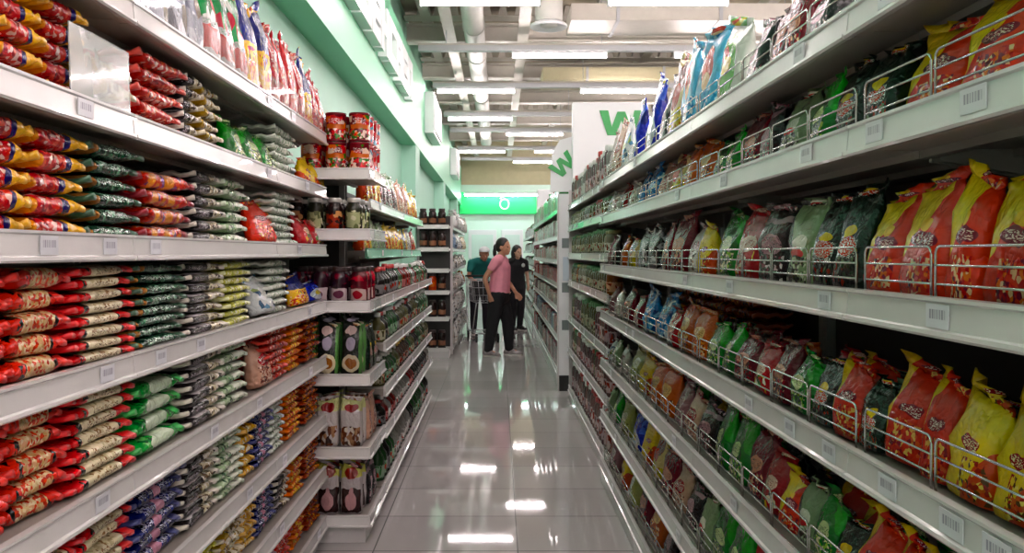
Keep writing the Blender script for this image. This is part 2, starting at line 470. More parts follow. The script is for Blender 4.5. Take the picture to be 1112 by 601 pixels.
# white boards with green W letters
def w_letter(w, h, t, d):
    """one closed W outline, centred"""
    o = [(0, 1), (t, 1), (0.28, 0.34), (0.5-t*0.45, 0.95), (0.5+t*0.45, 0.95), (0.72, 0.34), (1-t, 1), (1, 1), (0.72+t*0.5, 0), (0.72-t*0.5, 0), (0.5, 0.6), (0.28+t*0.5, 0), (0.28-t*0.5, 0)]
    return MB().prism([((x-0.5)*w, (z-0.5)*h) for x, z in o], 'y', -d, 0)
b1 = empty('sign_board', 'tall white board with an upright green W behind the end of the right shelves', 'sign', (0.72, 8.02, 0))
MB().bbox(0, 0.72, 0, 0.1, 0, 2.86, 0.008).build('board', M['white'], b1)
w_letter(0.42, 0.24, 0.2, 0.012).build('sign_letter', M['wgreen'], b1, (0.47, 0.0, 2.66))
b2 = empty('header_sign', 'white header sign with a slanted green W on the second right gondola', 'sign', (0.53, 8.36, 2.02))
hd = MB(); hd.prism([(0, 0), (0.23, 0), (0.23, 0.56), (0.09, 0.52), (0.02, 0.4), (0.0, 0.2)], 'y', 0, 0.04)
hd.build('board', M['white'], b2)
w_letter(0.27, 0.17, 0.2, 0.012).build('sign_letter', M['wgreen'], b2, (0.125, 0.0, 0.27), (0, -0.75, 0))
b3 = empty('header_sign', 'small white header sign with green W on the farthest right gondola', 'sign', (0.72, 15.1, 1.96))
MB().bbox(0, 0.5, 0, 0.05, 0, 0.6, 0.008).build('board', M['white'], b3)
w_letter(0.26, 0.18, 0.2, 0.012).build('sign_letter', M['wgreen'], b3, (0.33, 0.0, 0.42))

# ---------------------------------------------------------------- shelving
RAILH = 0.056
def rail_profile(s, h=RAILH):
    # (x,z) outline of a folded price rail; s=+1 faces +x
    p = [(0.0, 0.0), (0.012, -0.001), (0.016, 0.003), (0.015, 0.009), (0.008, 0.011), (0.004, h-0.008), (0.008, h-0.005), (0.008, h), (-0.006, h+0.001), (-0.008, 0.004)]
    return [(x*s, z) for x, z in p]

def gondola(name, label, s, X, depth, y0, y1, Z, group=None, xs=None, rails=None, tags=(), ntag=2, back_h=None, endp=0, tagseed=0, board=0.03, cat='shelving unit'):
    """one bay; s=+1 faces +x (stands on the left), s=-1 faces -x. X is the rail line, y0..y1 the bay"""
    rr = random.Random(tagseed)
    L = y1 - y0 - 0.004
    root = empty(name, label, cat, (X, (y0+y1)/2, 0), 0, group)
    zb = min(Z)
    top = back_h or max(Z) + 0.3
    xb = -s*depth
    MB().bbox(min(0, -s*0.02, xb), max(xb, -s*0.035), -L/2, L/2, 0.0, zb, 0.003).build('plinth', M['steel'], root)
    MB().box(min(xb, xb-s*0.015), max(xb, xb-s*0.015), -L/2, L/2, zb, top).build('back_panel', M['shadedback'], root)
    for yy in (-L/2+0.016, L/2-0.016):
        u = MB(); u.box(min(xb, xb+s*0.03), max(xb, xb+s*0.03), yy-0.015, yy+0.015, zb, top)
        u.build('upright', M['upright'], root)
    if endp:
        e = MB(); yy = L/2 if endp > 0 else -L/2
        e.box(min(xb, 0), max(xb, 0), min(yy, yy+endp*0.018), max(yy, yy+endp*0.018), 0.02, top)
        e.build('end_panel', M['steel'], root)
    for i, z in enumerate(Z):
        xf = 0.0 if xs is None else (xs[i] - X)
        sh = MB()
        t0 = z + RAILH - 0.014 - board; t1 = z + RAILH - 0.014
        a, b = xf - s*0.006, xb
        sh.box(min(a, b), max(a, b), -L/2, L/2, t0, t1)
        sh.box(min(a, a-s*0.02), max(a, a-s*0.02), -L/2, L/2, z+0.003, t0)
        if z > zb + 0.01:
            for yy in (-L/2+0.012, L/2-0.012):
                sh.prism([(xb, t0), (xb + s*0.3, t0), (xb + s*0.3, t0-0.02), (xb, t0-0.07)], 'y', yy-0.004, yy+0.004)
            for fx in (0.35, 0.7):
                xx = xb + s*depth*fx
                sh.box(xx-0.012, xx+0.012, -L/2, L/2, t0-0.014, t0)
        so = sh.build('shelf', M['board'], root)
        rm = M['rail'] if not rails or i not in rails else M['greenrail']
        MB().prism(rail_profile(s), 'y', -L/2, L/2).build('price_rail', rm, so, (xf, 0, z))
        ys = [t[1] - (y0+y1)/2 for t in tags if t[0] == i and y0 < t[1] < y1]
        for _ in range(ntag):
            ys.append(rr.uniform(-L/2+0.05, L/2-0.05))
        ys.sort(); last = -9
        for yy in ys:
            if yy - last < 0.09: continue
            last = yy
            MB().box(min(0, s*0.0014), max(0, s*0.0014), -0.03, 0.03, 0.0, 0.034).build('price_tag', M['tag'], so, (xf + s*0.0085, yy, z+0.013))
    return root

LX, LZ = -0.82, [1.91, 1.655, 1.384, 1.12, 0.859, 0.584, 0.334, 0.096]
LB = [-0.6, 0.64, 1.85, 3.05, 3.93]
ltags = [(4, yat(107, LX)), (3, yat(112, LX)), (2, yat(48, LX)), (2, yat(115, LX)), (5, yat(310, LX)), (3, yat(215, LX)), (4, yat(230, LX))]
for i in range(1, 4):
    gondola('shelving_bay', '%s bay from the camera of the grey left shelving stacked with flat packs' % ordw(i), 1, LX, 0.42, LB[i], LB[i+1], LZ, 'left shelving bays', tags=ltags, ntag=1, back_h=2.1, tagseed=i)

RX, RZ = 0.633, [1.785, 1.572, 1.28, 0.995, 0.704, 0.387, 0.09]
RB = [0.28, 1.487, 2.69, 3.89, 5.09]
rtags = [(3, yat(1040, RX)), (3, yat(905, RX)), (3, yat(862, RX)), (2, yat(900, RX)), (1, yat(955, RX)), (1, yat(880, RX)), (3, yat(1090, RX)), (4, yat(800, RX))]
for i in range(4):
    gondola('shelving_bay', '%s bay from the camera of the grey right shelving with wire fences' % ordw(i+1), -1, RX, 0.45, RB[i], RB[i+1], RZ, 'right shelving bays', tags=rtags, ntag=1, back_h=1.95, tagseed=20+i)
QX, QZ = 0.675, [1.80, 1.60, 1.345, 1.09, 0.755, 0.45, 0.09]
for i, (a, b) in enumerate(((5.1, 6.5), (6.5, 7.9))):
    gondola('shelving_bay', ('narrower right shelving bay directly beyond the wire fenced shelves', 'narrower right shelving bay ending at the white W board')[i], -1, QX, 0.4, a, b, QZ, 'narrow right bays', rails={1} if i else None, ntag=2, back_h=2.0, tagseed=30+i, endp=1 if i else 0)
# second and third gondolas on the right
SX, SZ = 0.625, [1.81, 1.53, 1.28, 1.03, 0.78, 0.48, 0.13]
for i, (a, b) in enumerate(((8.46, 10.5), (10.5, 12.55), (12.55, 14.6))):
    g = gondola('shelving_bay', '%s bay of the second right gondola beyond its white end panel' % ordw(i+1), -1, SX, 0.5, a, b, SZ, 'second right gondola bays', rails={0}, ntag=0, back_h=2.0, tagseed=40+i)
ep = empty('gondola_end_panel', 'white end panel with grey recesses facing the camera on the second right gondola', 'panel', (0.7, 8.42, 0))
MB().bbox(-0.085, 0.09, -0.03, 0.03, 0.16, 2.0, 0.004).build('panel_board', M['white'], ep)
MB().bbox(-0.08, 0.085, -0.028, 0.028, 0.0, 0.16, 0.004).build('panel_foot', M['black'], ep)
for z in (1.45, 1.0, 0.62):
    MB().bbox(-0.055, 0.075, -0.034, -0.03, z, z+0.1, 0.001).build('recess', plain('grey_recess', (112, 122, 122), 0.5), ep)
MB().bbox(-0.045, 0.06, -0.036, -0.03, 1.12, 1.36, 0.001).build('notice', plain('pale_notice', (190, 204, 216), 0.4), ep)
MB().bbox(-0.1, -0.085, -0.04, 0.03, 0.0, 2.0, 0.003).build('corner_post', M['steel'], ep)
TX, TZ = 0.63, [1.68, 1.4, 1.1, 0.8, 0.5, 0.12]
gondola('shelving_bay', 'nearer bay of the farthest right gondola behind the woman in black', -1, TX, 0.5, 15.2, 17.7, TZ, 'farthest right gondola bays', ntag=0, back_h=1.9, tagseed=50)
gondola('shelving_bay', 'farther bay of the farthest right gondola near the back wall', -1, TX, 0.5, 17.7, 20.4, TZ, 'farthest right gondola bays', ntag=0, back_h=1.9, tagseed=51)

# left end cap facing the camera and the shelving behind it
EX0, EX1, EY0, EY1 = -1.16, -0.62, 3.97, 4.5
EZ = [1.753, 1.461, 1.115, 0.764, 0.413, 0.086]
ec = empty('end_cap_shelving', 'grey end cap shelving facing the camera at the end of the left shelves', 'shelving unit', ((EX0+EX1)/2, (EY0+EY1)/2, 0))
hx, hy = (EX1-EX0)/2, (EY1-EY0)/2
MB().bbox(-hx, hx-0.02, -hy+0.03, hy, 0, EZ[-1], 0.004).build('plinth', M['steel'], ec)
MB().box(-hx, hx-0.2, hy-0.02, hy, EZ[-1], 1.8).build('back_panel', M['shadedback'], ec)
for xx in (-hx+0.015, hx-0.22):
    MB().box(xx-0.015, xx+0.015, hy-0.05, hy-0.02, EZ[-1], 1.8).build('upright', M['upright'], ec)
for i, z in enumerate(EZ):
    sh = MB(); sh.box(-hx, hx-0.006, -hy+0.006, hy-0.02, z+0.012, z+0.042)
    for fx in (-0.12, 0.12): sh.box(fx-0.012, fx+0.012, -hy+0.02, hy-0.03, z, z+0.012)
    so = sh.build('shelf', M['board'], ec)
    MB().prism([(-hy - (x if True else 0), zz) for x, zz in rail_profile(1)], 'x', -hx, hx).build('price_rail', M['rail'], so, (0, 0, z))
    MB().prism(rail_profile(1), 'y', -hy, hy).build('price_rail', M['rail'], so, (hx, 0, z))
    MB().box(0, 0.003, -0.11, 0.11, 0, 0.045).build('tag_holder', M['panelclear'], so, (hx+0.018, -0.1, z+0.008))
VX, VZ = -0.62, [1.64, 1.37, 1.115, 0.86, 0.615, 0.39, 0.086]
VXS = [-0.7, -0.72, -0.62, -0.62, -0.62, -0.62, -0.62]
VB = [4.52, 5.56, 6.6, 7.64]
for i in range(3):
    gondola('shelving_bay', '%s bay of the left shelving running away behind the end cap' % ordw(i+1), 1, VX, 0.5, VB[i], VB[i+1], VZ, 'left bays behind the end cap', xs=VXS, rails={1}, ntag=1, back_h=1.85, tagseed=60+i)
UX, UZ = -0.62, [1.72, 1.42, 1.14, 0.85, 0.5, 0.09]
for i, (a, b) in enumerate(((11.3, 13.3), (13.3, 15.3))):
    gondola('shelving_bay', ('left shelving bay across the side aisle, level with the woman in pink', 'farthest left shelving bay behind the shopping cart')[i], 1, UX, 0.5, a, b, UZ, 'far left bays', ntag=0, back_h=1.9, tagseed=70+i, endp=-1 if i == 0 else 0)
uc = empty('end_cap_shelving', 'far left end cap shelving facing the camera, holding dark bottles', 'shelving unit', (-0.85, 11.1, 0))
MB().bbox(-0.22, 0.2, -0.14, 0.16, 0, 0.09, 0.004).build('plinth', M['steel'], uc)
MB().box(-0.22, 0.2, 0.145, 0.16, 0.09, 1.9).build('back_panel', M['shadedback'], uc)
for z in UZ:
    so = MB().box(-0.22, 0.2, -0.15, 0.14, z+0.012, z+0.042).build('shelf', M['steel'], uc)
    MB().prism([(-0.15 - x, zz) for x, zz in rail_profile(1)], 'x', -0.22, 0.2).build('price_rail', M['rail'], so, (0, 0, z))

# ---------------------------------------------------------------- wire fences on the right shelves
def fence_mesh(L, H=0.088, r=0.0021):
    m = MB(); c = 0.012
    path = [(0, 0, 0.002), (0, 0, H-c)]
    path += [(0, c - c*math.cos(a), H-c + c*math.sin(a)) for a in (0.4, 0.8, 1.2, math.pi/2)]
    path += [(0, L-c + c*math.sin(a), H-c + c*math.cos(a)) for a in (0, 0.4, 0.8, 1.2)]
    path += [(0, L, H-c), (0, L, 0.002)]
    m.tube(path, r, 6)
    for z in (0.005, 0.032, 0.06):
        m.tube([(0, 0, z), (0, L, z)], r*0.9, 5)
    return m.mesh('wire_fence', M['chrome'])
FM = fence_mesh(0.224)
for si, z in enumerate(RZ):
    cnt = 0
    for b in range(4):
        for j in range(5):
            y = RB[b] + 0.02 + j*0.2365
            if y + 0.23 < 0.8: continue
            cnt += 1
            o = place('wire_fence', FM, None, (RX + 0.018, y, z + RAILH - 0.014))
            tag(o, 'chrome wire fence panel, %s from the camera on the %s right shelf down' % (ordw(cnt), ordw(si+1)), 'wire fence', 'wire fences on the right shelves')
# clear plastic fence along the top left shelf and the loose clear sheet below it
for i, (u0, u1) in enumerate(((95, 155), (155, 215), (215, 262), (262, 297), (297, 325), (325, 350))):
    y0, y1 = yat(u0, -0.83), yat(u1, -0.83)
    m = MB(); L = y1 - y0 - 0.012
    m.bbox(-0.0012, 0.0012, 0, L, 0, 0.1, 0.0004)
    m.tube([(0.0, L, 0.0), (0.004, L, 0.05), (0.004, L-0.01, 0.098), (0.0, L-0.03, 0.104)], 0.003, 6)
    o = m.build('clear_fence', [M['acrylic']], None, (LX-0.012, y0, LZ[0]+RAILH-0.013))
    tag(o, 'clear plastic shelf fence, %s from the camera on the top left shelf' % ordw(i+1), 'shelf fence', 'clear fences on the top left shelf')
y0, y1 = yat(89, -0.81), yat(152, -0.81)
cs = MB(); cs.bbox(-0.0015, 0.0015, 0, y1-y0, 0, 0.155, 0.0005)
tag(cs.build('clear_sheet', M['panelclear'], None, (LX-0.012, y0, LZ[1]+RAILH-0.013), (0, -0.03, 0)), 'square scuffed clear plastic sheet standing on the second left shelf down', 'plastic sheet')

# ---------------------------------------------------------------- wrappers
W_, K_, R_, Y_ = (236, 232, 224), (24, 22, 22), (206, 30, 32), (240, 196, 30)
NOODLE = [(222, 196, 150), (206, 168, 120), (236, 214, 176), (190, 60, 48)]
def PK(name, base, cols, dens=0.4, scale=46, extra=(), **kw):
    return printed(name, base, [('blot', 0.1, 0.9, -0.2, 1.2, scale, cols, dens)] + list(extra), uv='yz', **kw)
PACK = {  # style: (label words, wrapper, seal)
 'redyel': ('red pack with yellow end', PK('film_red_yellow', (204, 40, 44), [(232, 120, 110), (240, 200, 190), (150, 20, 30), (210, 60, 50)], 0.6, 102, [('box', 0.78, 1.1, -1, 2, (240, 178, 24)), ('box', -0.1, 0.1, -1, 2, (238, 150, 30)), ('ell', 0.72, 0.5, 0.06, 0.5, (40, 34, 90))]), (240, 178, 24)),
 'redtan': ('red pack with tan noodle window', PK('film_red_tan', (222, 48, 38), [], 0.5, 85, [('box', 0.22, 0.84, -1, 2, (222, 176, 140)), ('blot', 0.22, 0.84, -0.2, 1.2, 150, NOODLE + [(226, 84, 66)], 0.8)]), (226, 40, 30)),
 'redpale': ('cream pack with red ends', PK('film_red_pale', (214, 30, 34), [], 0.5, 85, [('box', 0.2, 0.86, -1, 2, (226, 214, 184)), ('text', 0.3, 0.8, 0.3, 0.62, (120, 96, 80)), ('blot', 0.3, 0.75, 0.55, 1.3, 120, [(196, 184, 150), (150, 120, 90)], 0.35)]), (224, 24, 30)),
 'dkgreen': ('dark green glossy pack', PK('film_dark_green', (26, 62, 44), [(36, 84, 58), (14, 40, 30), (90, 130, 104)], 0.55, 68, [('box', -0.1, 0.08, -1, 2, (168, 120, 80)), ('text', 0.2, 0.8, 0.45, 0.9, (196, 214, 200))], rough=0.16), (50, 92, 66)),
 'redpurp': ('red pack with orange and purple print', PK('film_red_purple', (196, 56, 50), [(226, 140, 60), (120, 60, 110), (236, 110, 90)], 0.6, 57, [('ell', 0.2, 0.5, 0.08, 0.5, (236, 150, 70)), ('ell', 0.55, 0.5, 0.08, 0.5, (236, 150, 70)), ('text', 0.1, 0.9, 0.7, 1.2, (240, 220, 210))]), (150, 30, 44)),
 'bw': ('black and white striped pack', PK('film_black_white', (40, 34, 36), [], 0.5, 85, [('box', 0.0, 0.6, 0.84, 1.3, (206, 200, 202)), ('box', 0.62, 0.92, -1, 2, (196, 186, 160)), ('blot', 0.6, 0.92, -0.2, 1.2, 110, [(90, 70, 50), (232, 226, 214)], 0.5), ('text', 0.08, 0.5, 0.2, 0.6, (190, 180, 190))]), (216, 208, 196)),
 'tanwhite': ('tan and white pack', PK('film_tan_white', (214, 204, 178), [(180, 150, 90), (238, 232, 216), (120, 96, 60)], 0.55, 102, [('box', 0.0, 0.24, -1, 2, (196, 164, 84))]), (222, 210, 180)),
 'greenwhite': ('pale green and white pack', PK('film_green_white', (172, 192, 160), [(96, 140, 100), (224, 228, 214), (60, 96, 70)], 0.5, 93, [('box', 0.55, 0.95, 0.5, 1.4, (226, 230, 216))]), (210, 220, 200)),
 'green': ('bright green pack with pale window', PK('film_green', (46, 158, 66), [(110, 190, 110), (20, 110, 46)], 0.4, 61, [('ell', 0.5, 0.62, 0.3, 0.42, (206, 222, 196)), ('text', 0.25, 0.8, 0.2, 0.5, (220, 236, 220))], rough=0.18), (58, 180, 84)),
 'navy': ('navy blue pack with white print', PK('film_navy', (34, 38, 92), [(60, 66, 130), (20, 22, 60)], 0.4, 68, [('text', 0.1, 0.9, 0.6, 1.2, (220, 220, 236)), ('ell', 0.5, 0.5, 0.1, 0.5, (206, 150, 170))]), (60, 66, 126)),
 'yelgreen': ('pale yellow green pack', PK('film_yellow_green', (206, 206, 112), [(226, 226, 170), (170, 180, 70), (236, 232, 200)], 0.5, 102), (222, 224, 170)),
 'whitegreen': ('white pack with green print', PK('film_white_green', (206, 212, 200), [(150, 176, 150), (236, 238, 230), (90, 130, 100)], 0.45, 102), (224, 228, 220)),
 'orange': ('orange and yellow pack', PK('film_orange', (226, 110, 36), [(244, 190, 50), (196, 60, 30), (250, 214, 120)], 0.55, 78), (244, 176, 40)),
 'brownred': ('brown and red pack', PK('film_brown_red', (156, 60, 40), [(200, 110, 60), (110, 34, 30), (224, 160, 90)], 0.55, 85), (190, 90, 50)),
 'red': ('red pack with pale print', PK('film_red', (204, 48, 42), [(232, 130, 110), (244, 206, 190), (160, 26, 30)], 0.5, 85), (222, 70, 56)),
 'yellow': ('amber yellow pack', PK('film_yellow', (222, 170, 70), [(240, 206, 130), (180, 120, 40), (236, 226, 190)], 0.5, 85), (230, 180, 84)),
 'lime': ('lime yellow pack', PK('film_lime', (206, 206, 40), [(150, 180, 40), (236, 230, 110)], 0.5, 51), (220, 214, 60)),
 'mauve': ('mauve and dark pack', PK('film_mauve', (110, 84, 92), [(180, 150, 160), (40, 34, 40), (206, 190, 180)], 0.6, 85), (160, 130, 140)),
}
SEAL = {k: plain('seal_' + k, v[2], 0.28, coat=0.3, bump=0.3, vscale=40) for k, v in PACK.items()}

_pk = {}
def pack_meshes(style, L, D, T):
    key = (style, round(L, 2), round(D, 2), round(T, 3))
    if key in _pk: return _pk[key]
    fin = min(0.028, L*0.1); Lb = L - 2*fin
    bodies = []
    for var in range(2):
        sd = Vector((RN.uniform(0, 50), RN.uniform(0, 50), var*9.0))
        m = MB(); nr, na = 15, 18; vs = []; fs = []
        for i in range(nr):
            s = -1 + 2*i/(nr-1)
            h = (T/2 - 0.002)*max(0.0, 1 - abs(s)**5)**0.55 + 0.002
            for j in range(na):
                a = 2*math.pi*j/na
                ca, sa = math.cos(a), math.sin(a)
                x = math.copysign(abs(ca)**0.5, ca)*(D/2)*(0.94 + 0.06*abs(s))
                z = math.copysign(abs(sa)**0.62, sa)*h
                p = Vector((x, s*Lb/2, z))
                nz = noise.noise(p*26 + sd)*0.16*T + noise.noise(p*70 + sd)*0.07*T
                p.z += nz*(0.5 + 0.5*abs(s)); p.x += nz*0.8
                p.z = max(-T/2, min(T/2, p.z))
                vs.append((p.x, p.y, p.z + T/2))
        for i in range(nr-1):
            for j in range(na):
                fs.append((i*na+j, i*na+(j+1) % na, (i+1)*na+(j+1) % na, (i+1)*na+j))
        fs.append(tuple(range(na))[::-1]); fs.append(tuple((nr-1)*na+j for j in range(na)))
        m.add(vs, fs, 0, True)
        bodies.append(m.mesh('noodle_pack', PACK[style][1]))
    seals = []
    for sg_ in (-1, 1):
        m = MB(); nx, ny = 9, 4; vs = []; fs = []
        for lay in (1, -1):
            for i in range(ny):
                for j in range(nx):
                    t = i/(ny-1); x = (-0.5 + j/(nx-1))*D*(0.96 + 0.05*t)
                    flare = 1 + 1.2*math.sin(t*math.pi*0.5)
                    z = T/2 + 0.2*T*math.sin(j*1.9 + sg_)*t + lay*(0.0018*flare + 0.10*T*math.sin(t*math.pi))
                    vs.append((x, sg_*(Lb/2 - 0.004 + t*(fin+0.004)), max(0.001, min(T-0.001, z))))
        n1 = nx*ny
        for i in range(ny-1):
            for j in range(nx-1):
                a = i*nx+j
                fs.append((a, a+1, a+nx+1, a+nx)); fs.append((n1+a, n1+a+nx, n1+a+nx+1, n1+a+1))
        ring = [j for j in range(nx)] + [i*nx+nx-1 for i in range(1, ny)] + [(ny-1)*nx+j for j in range(nx-2, -1, -1)] + [i*nx for i in range(ny-2, 0, -1)]
        for q in range(len(ring)):
            a, b = ring[q], ring[(q+1) % len(ring)]
            fs.append((a, n1+a, n1+b, b))
        m.add(vs, fs, 0, True)
        seals.append(m.mesh('end_seal', SEAL[style]))
    _pk[key] = (bodies, seals)
    return _pk[key]

SHW = ['top', 'second', 'third', 'fourth', 'fifth', 'sixth', 'seventh', 'eighth']
def pack_column(si, u0, u1, n, style, ci, T=None, D=0.16, seals=True, wob=0.012):
    """a stack of flat packs lying on left shelf si, seen between columns u0 and u1"""
    zb = LZ[si] + RAILH - 0.0135
    y0, y1 = yat(u0, -0.85), yat(u1, -0.85)
    L = y1 - y0 - 0.006
    gap = (LZ[si-1] + 0.012 - zb) if si else 0.3
    T = T or min(0.045, (gap*0.9)/n)
    bodies, fins = pack_meshes(style, L, D, T*0.985)
    words = PACK[style][0]
    for k in range(n):
        dx = RN.uniform(-wob, wob*0.4); dy = RN.uniform(-0.003, 0.003)
        o = place('noodle_pack', bodies[k % 2], None, (LX - 0.035 - D/2 + dx, (y0+y1)/2 + dy, zb + 0.001 + k*T), (RN.uniform(-0.02, 0.02), 0, RN.uniform(-0.055, 0.055)))
        pos = 'bottom' if k == 0 else ('topmost' if k == n-1 else ordw(k+1) + ' up')
        tag(o, '%s, %s in %s stack, %s left shelf down' % (words, pos, ordw(ci), SHW[si]), 'food pack', 'flat packs on the left shelves')
        if seals:
            for fm in fins: place('end_seal', fm, o)

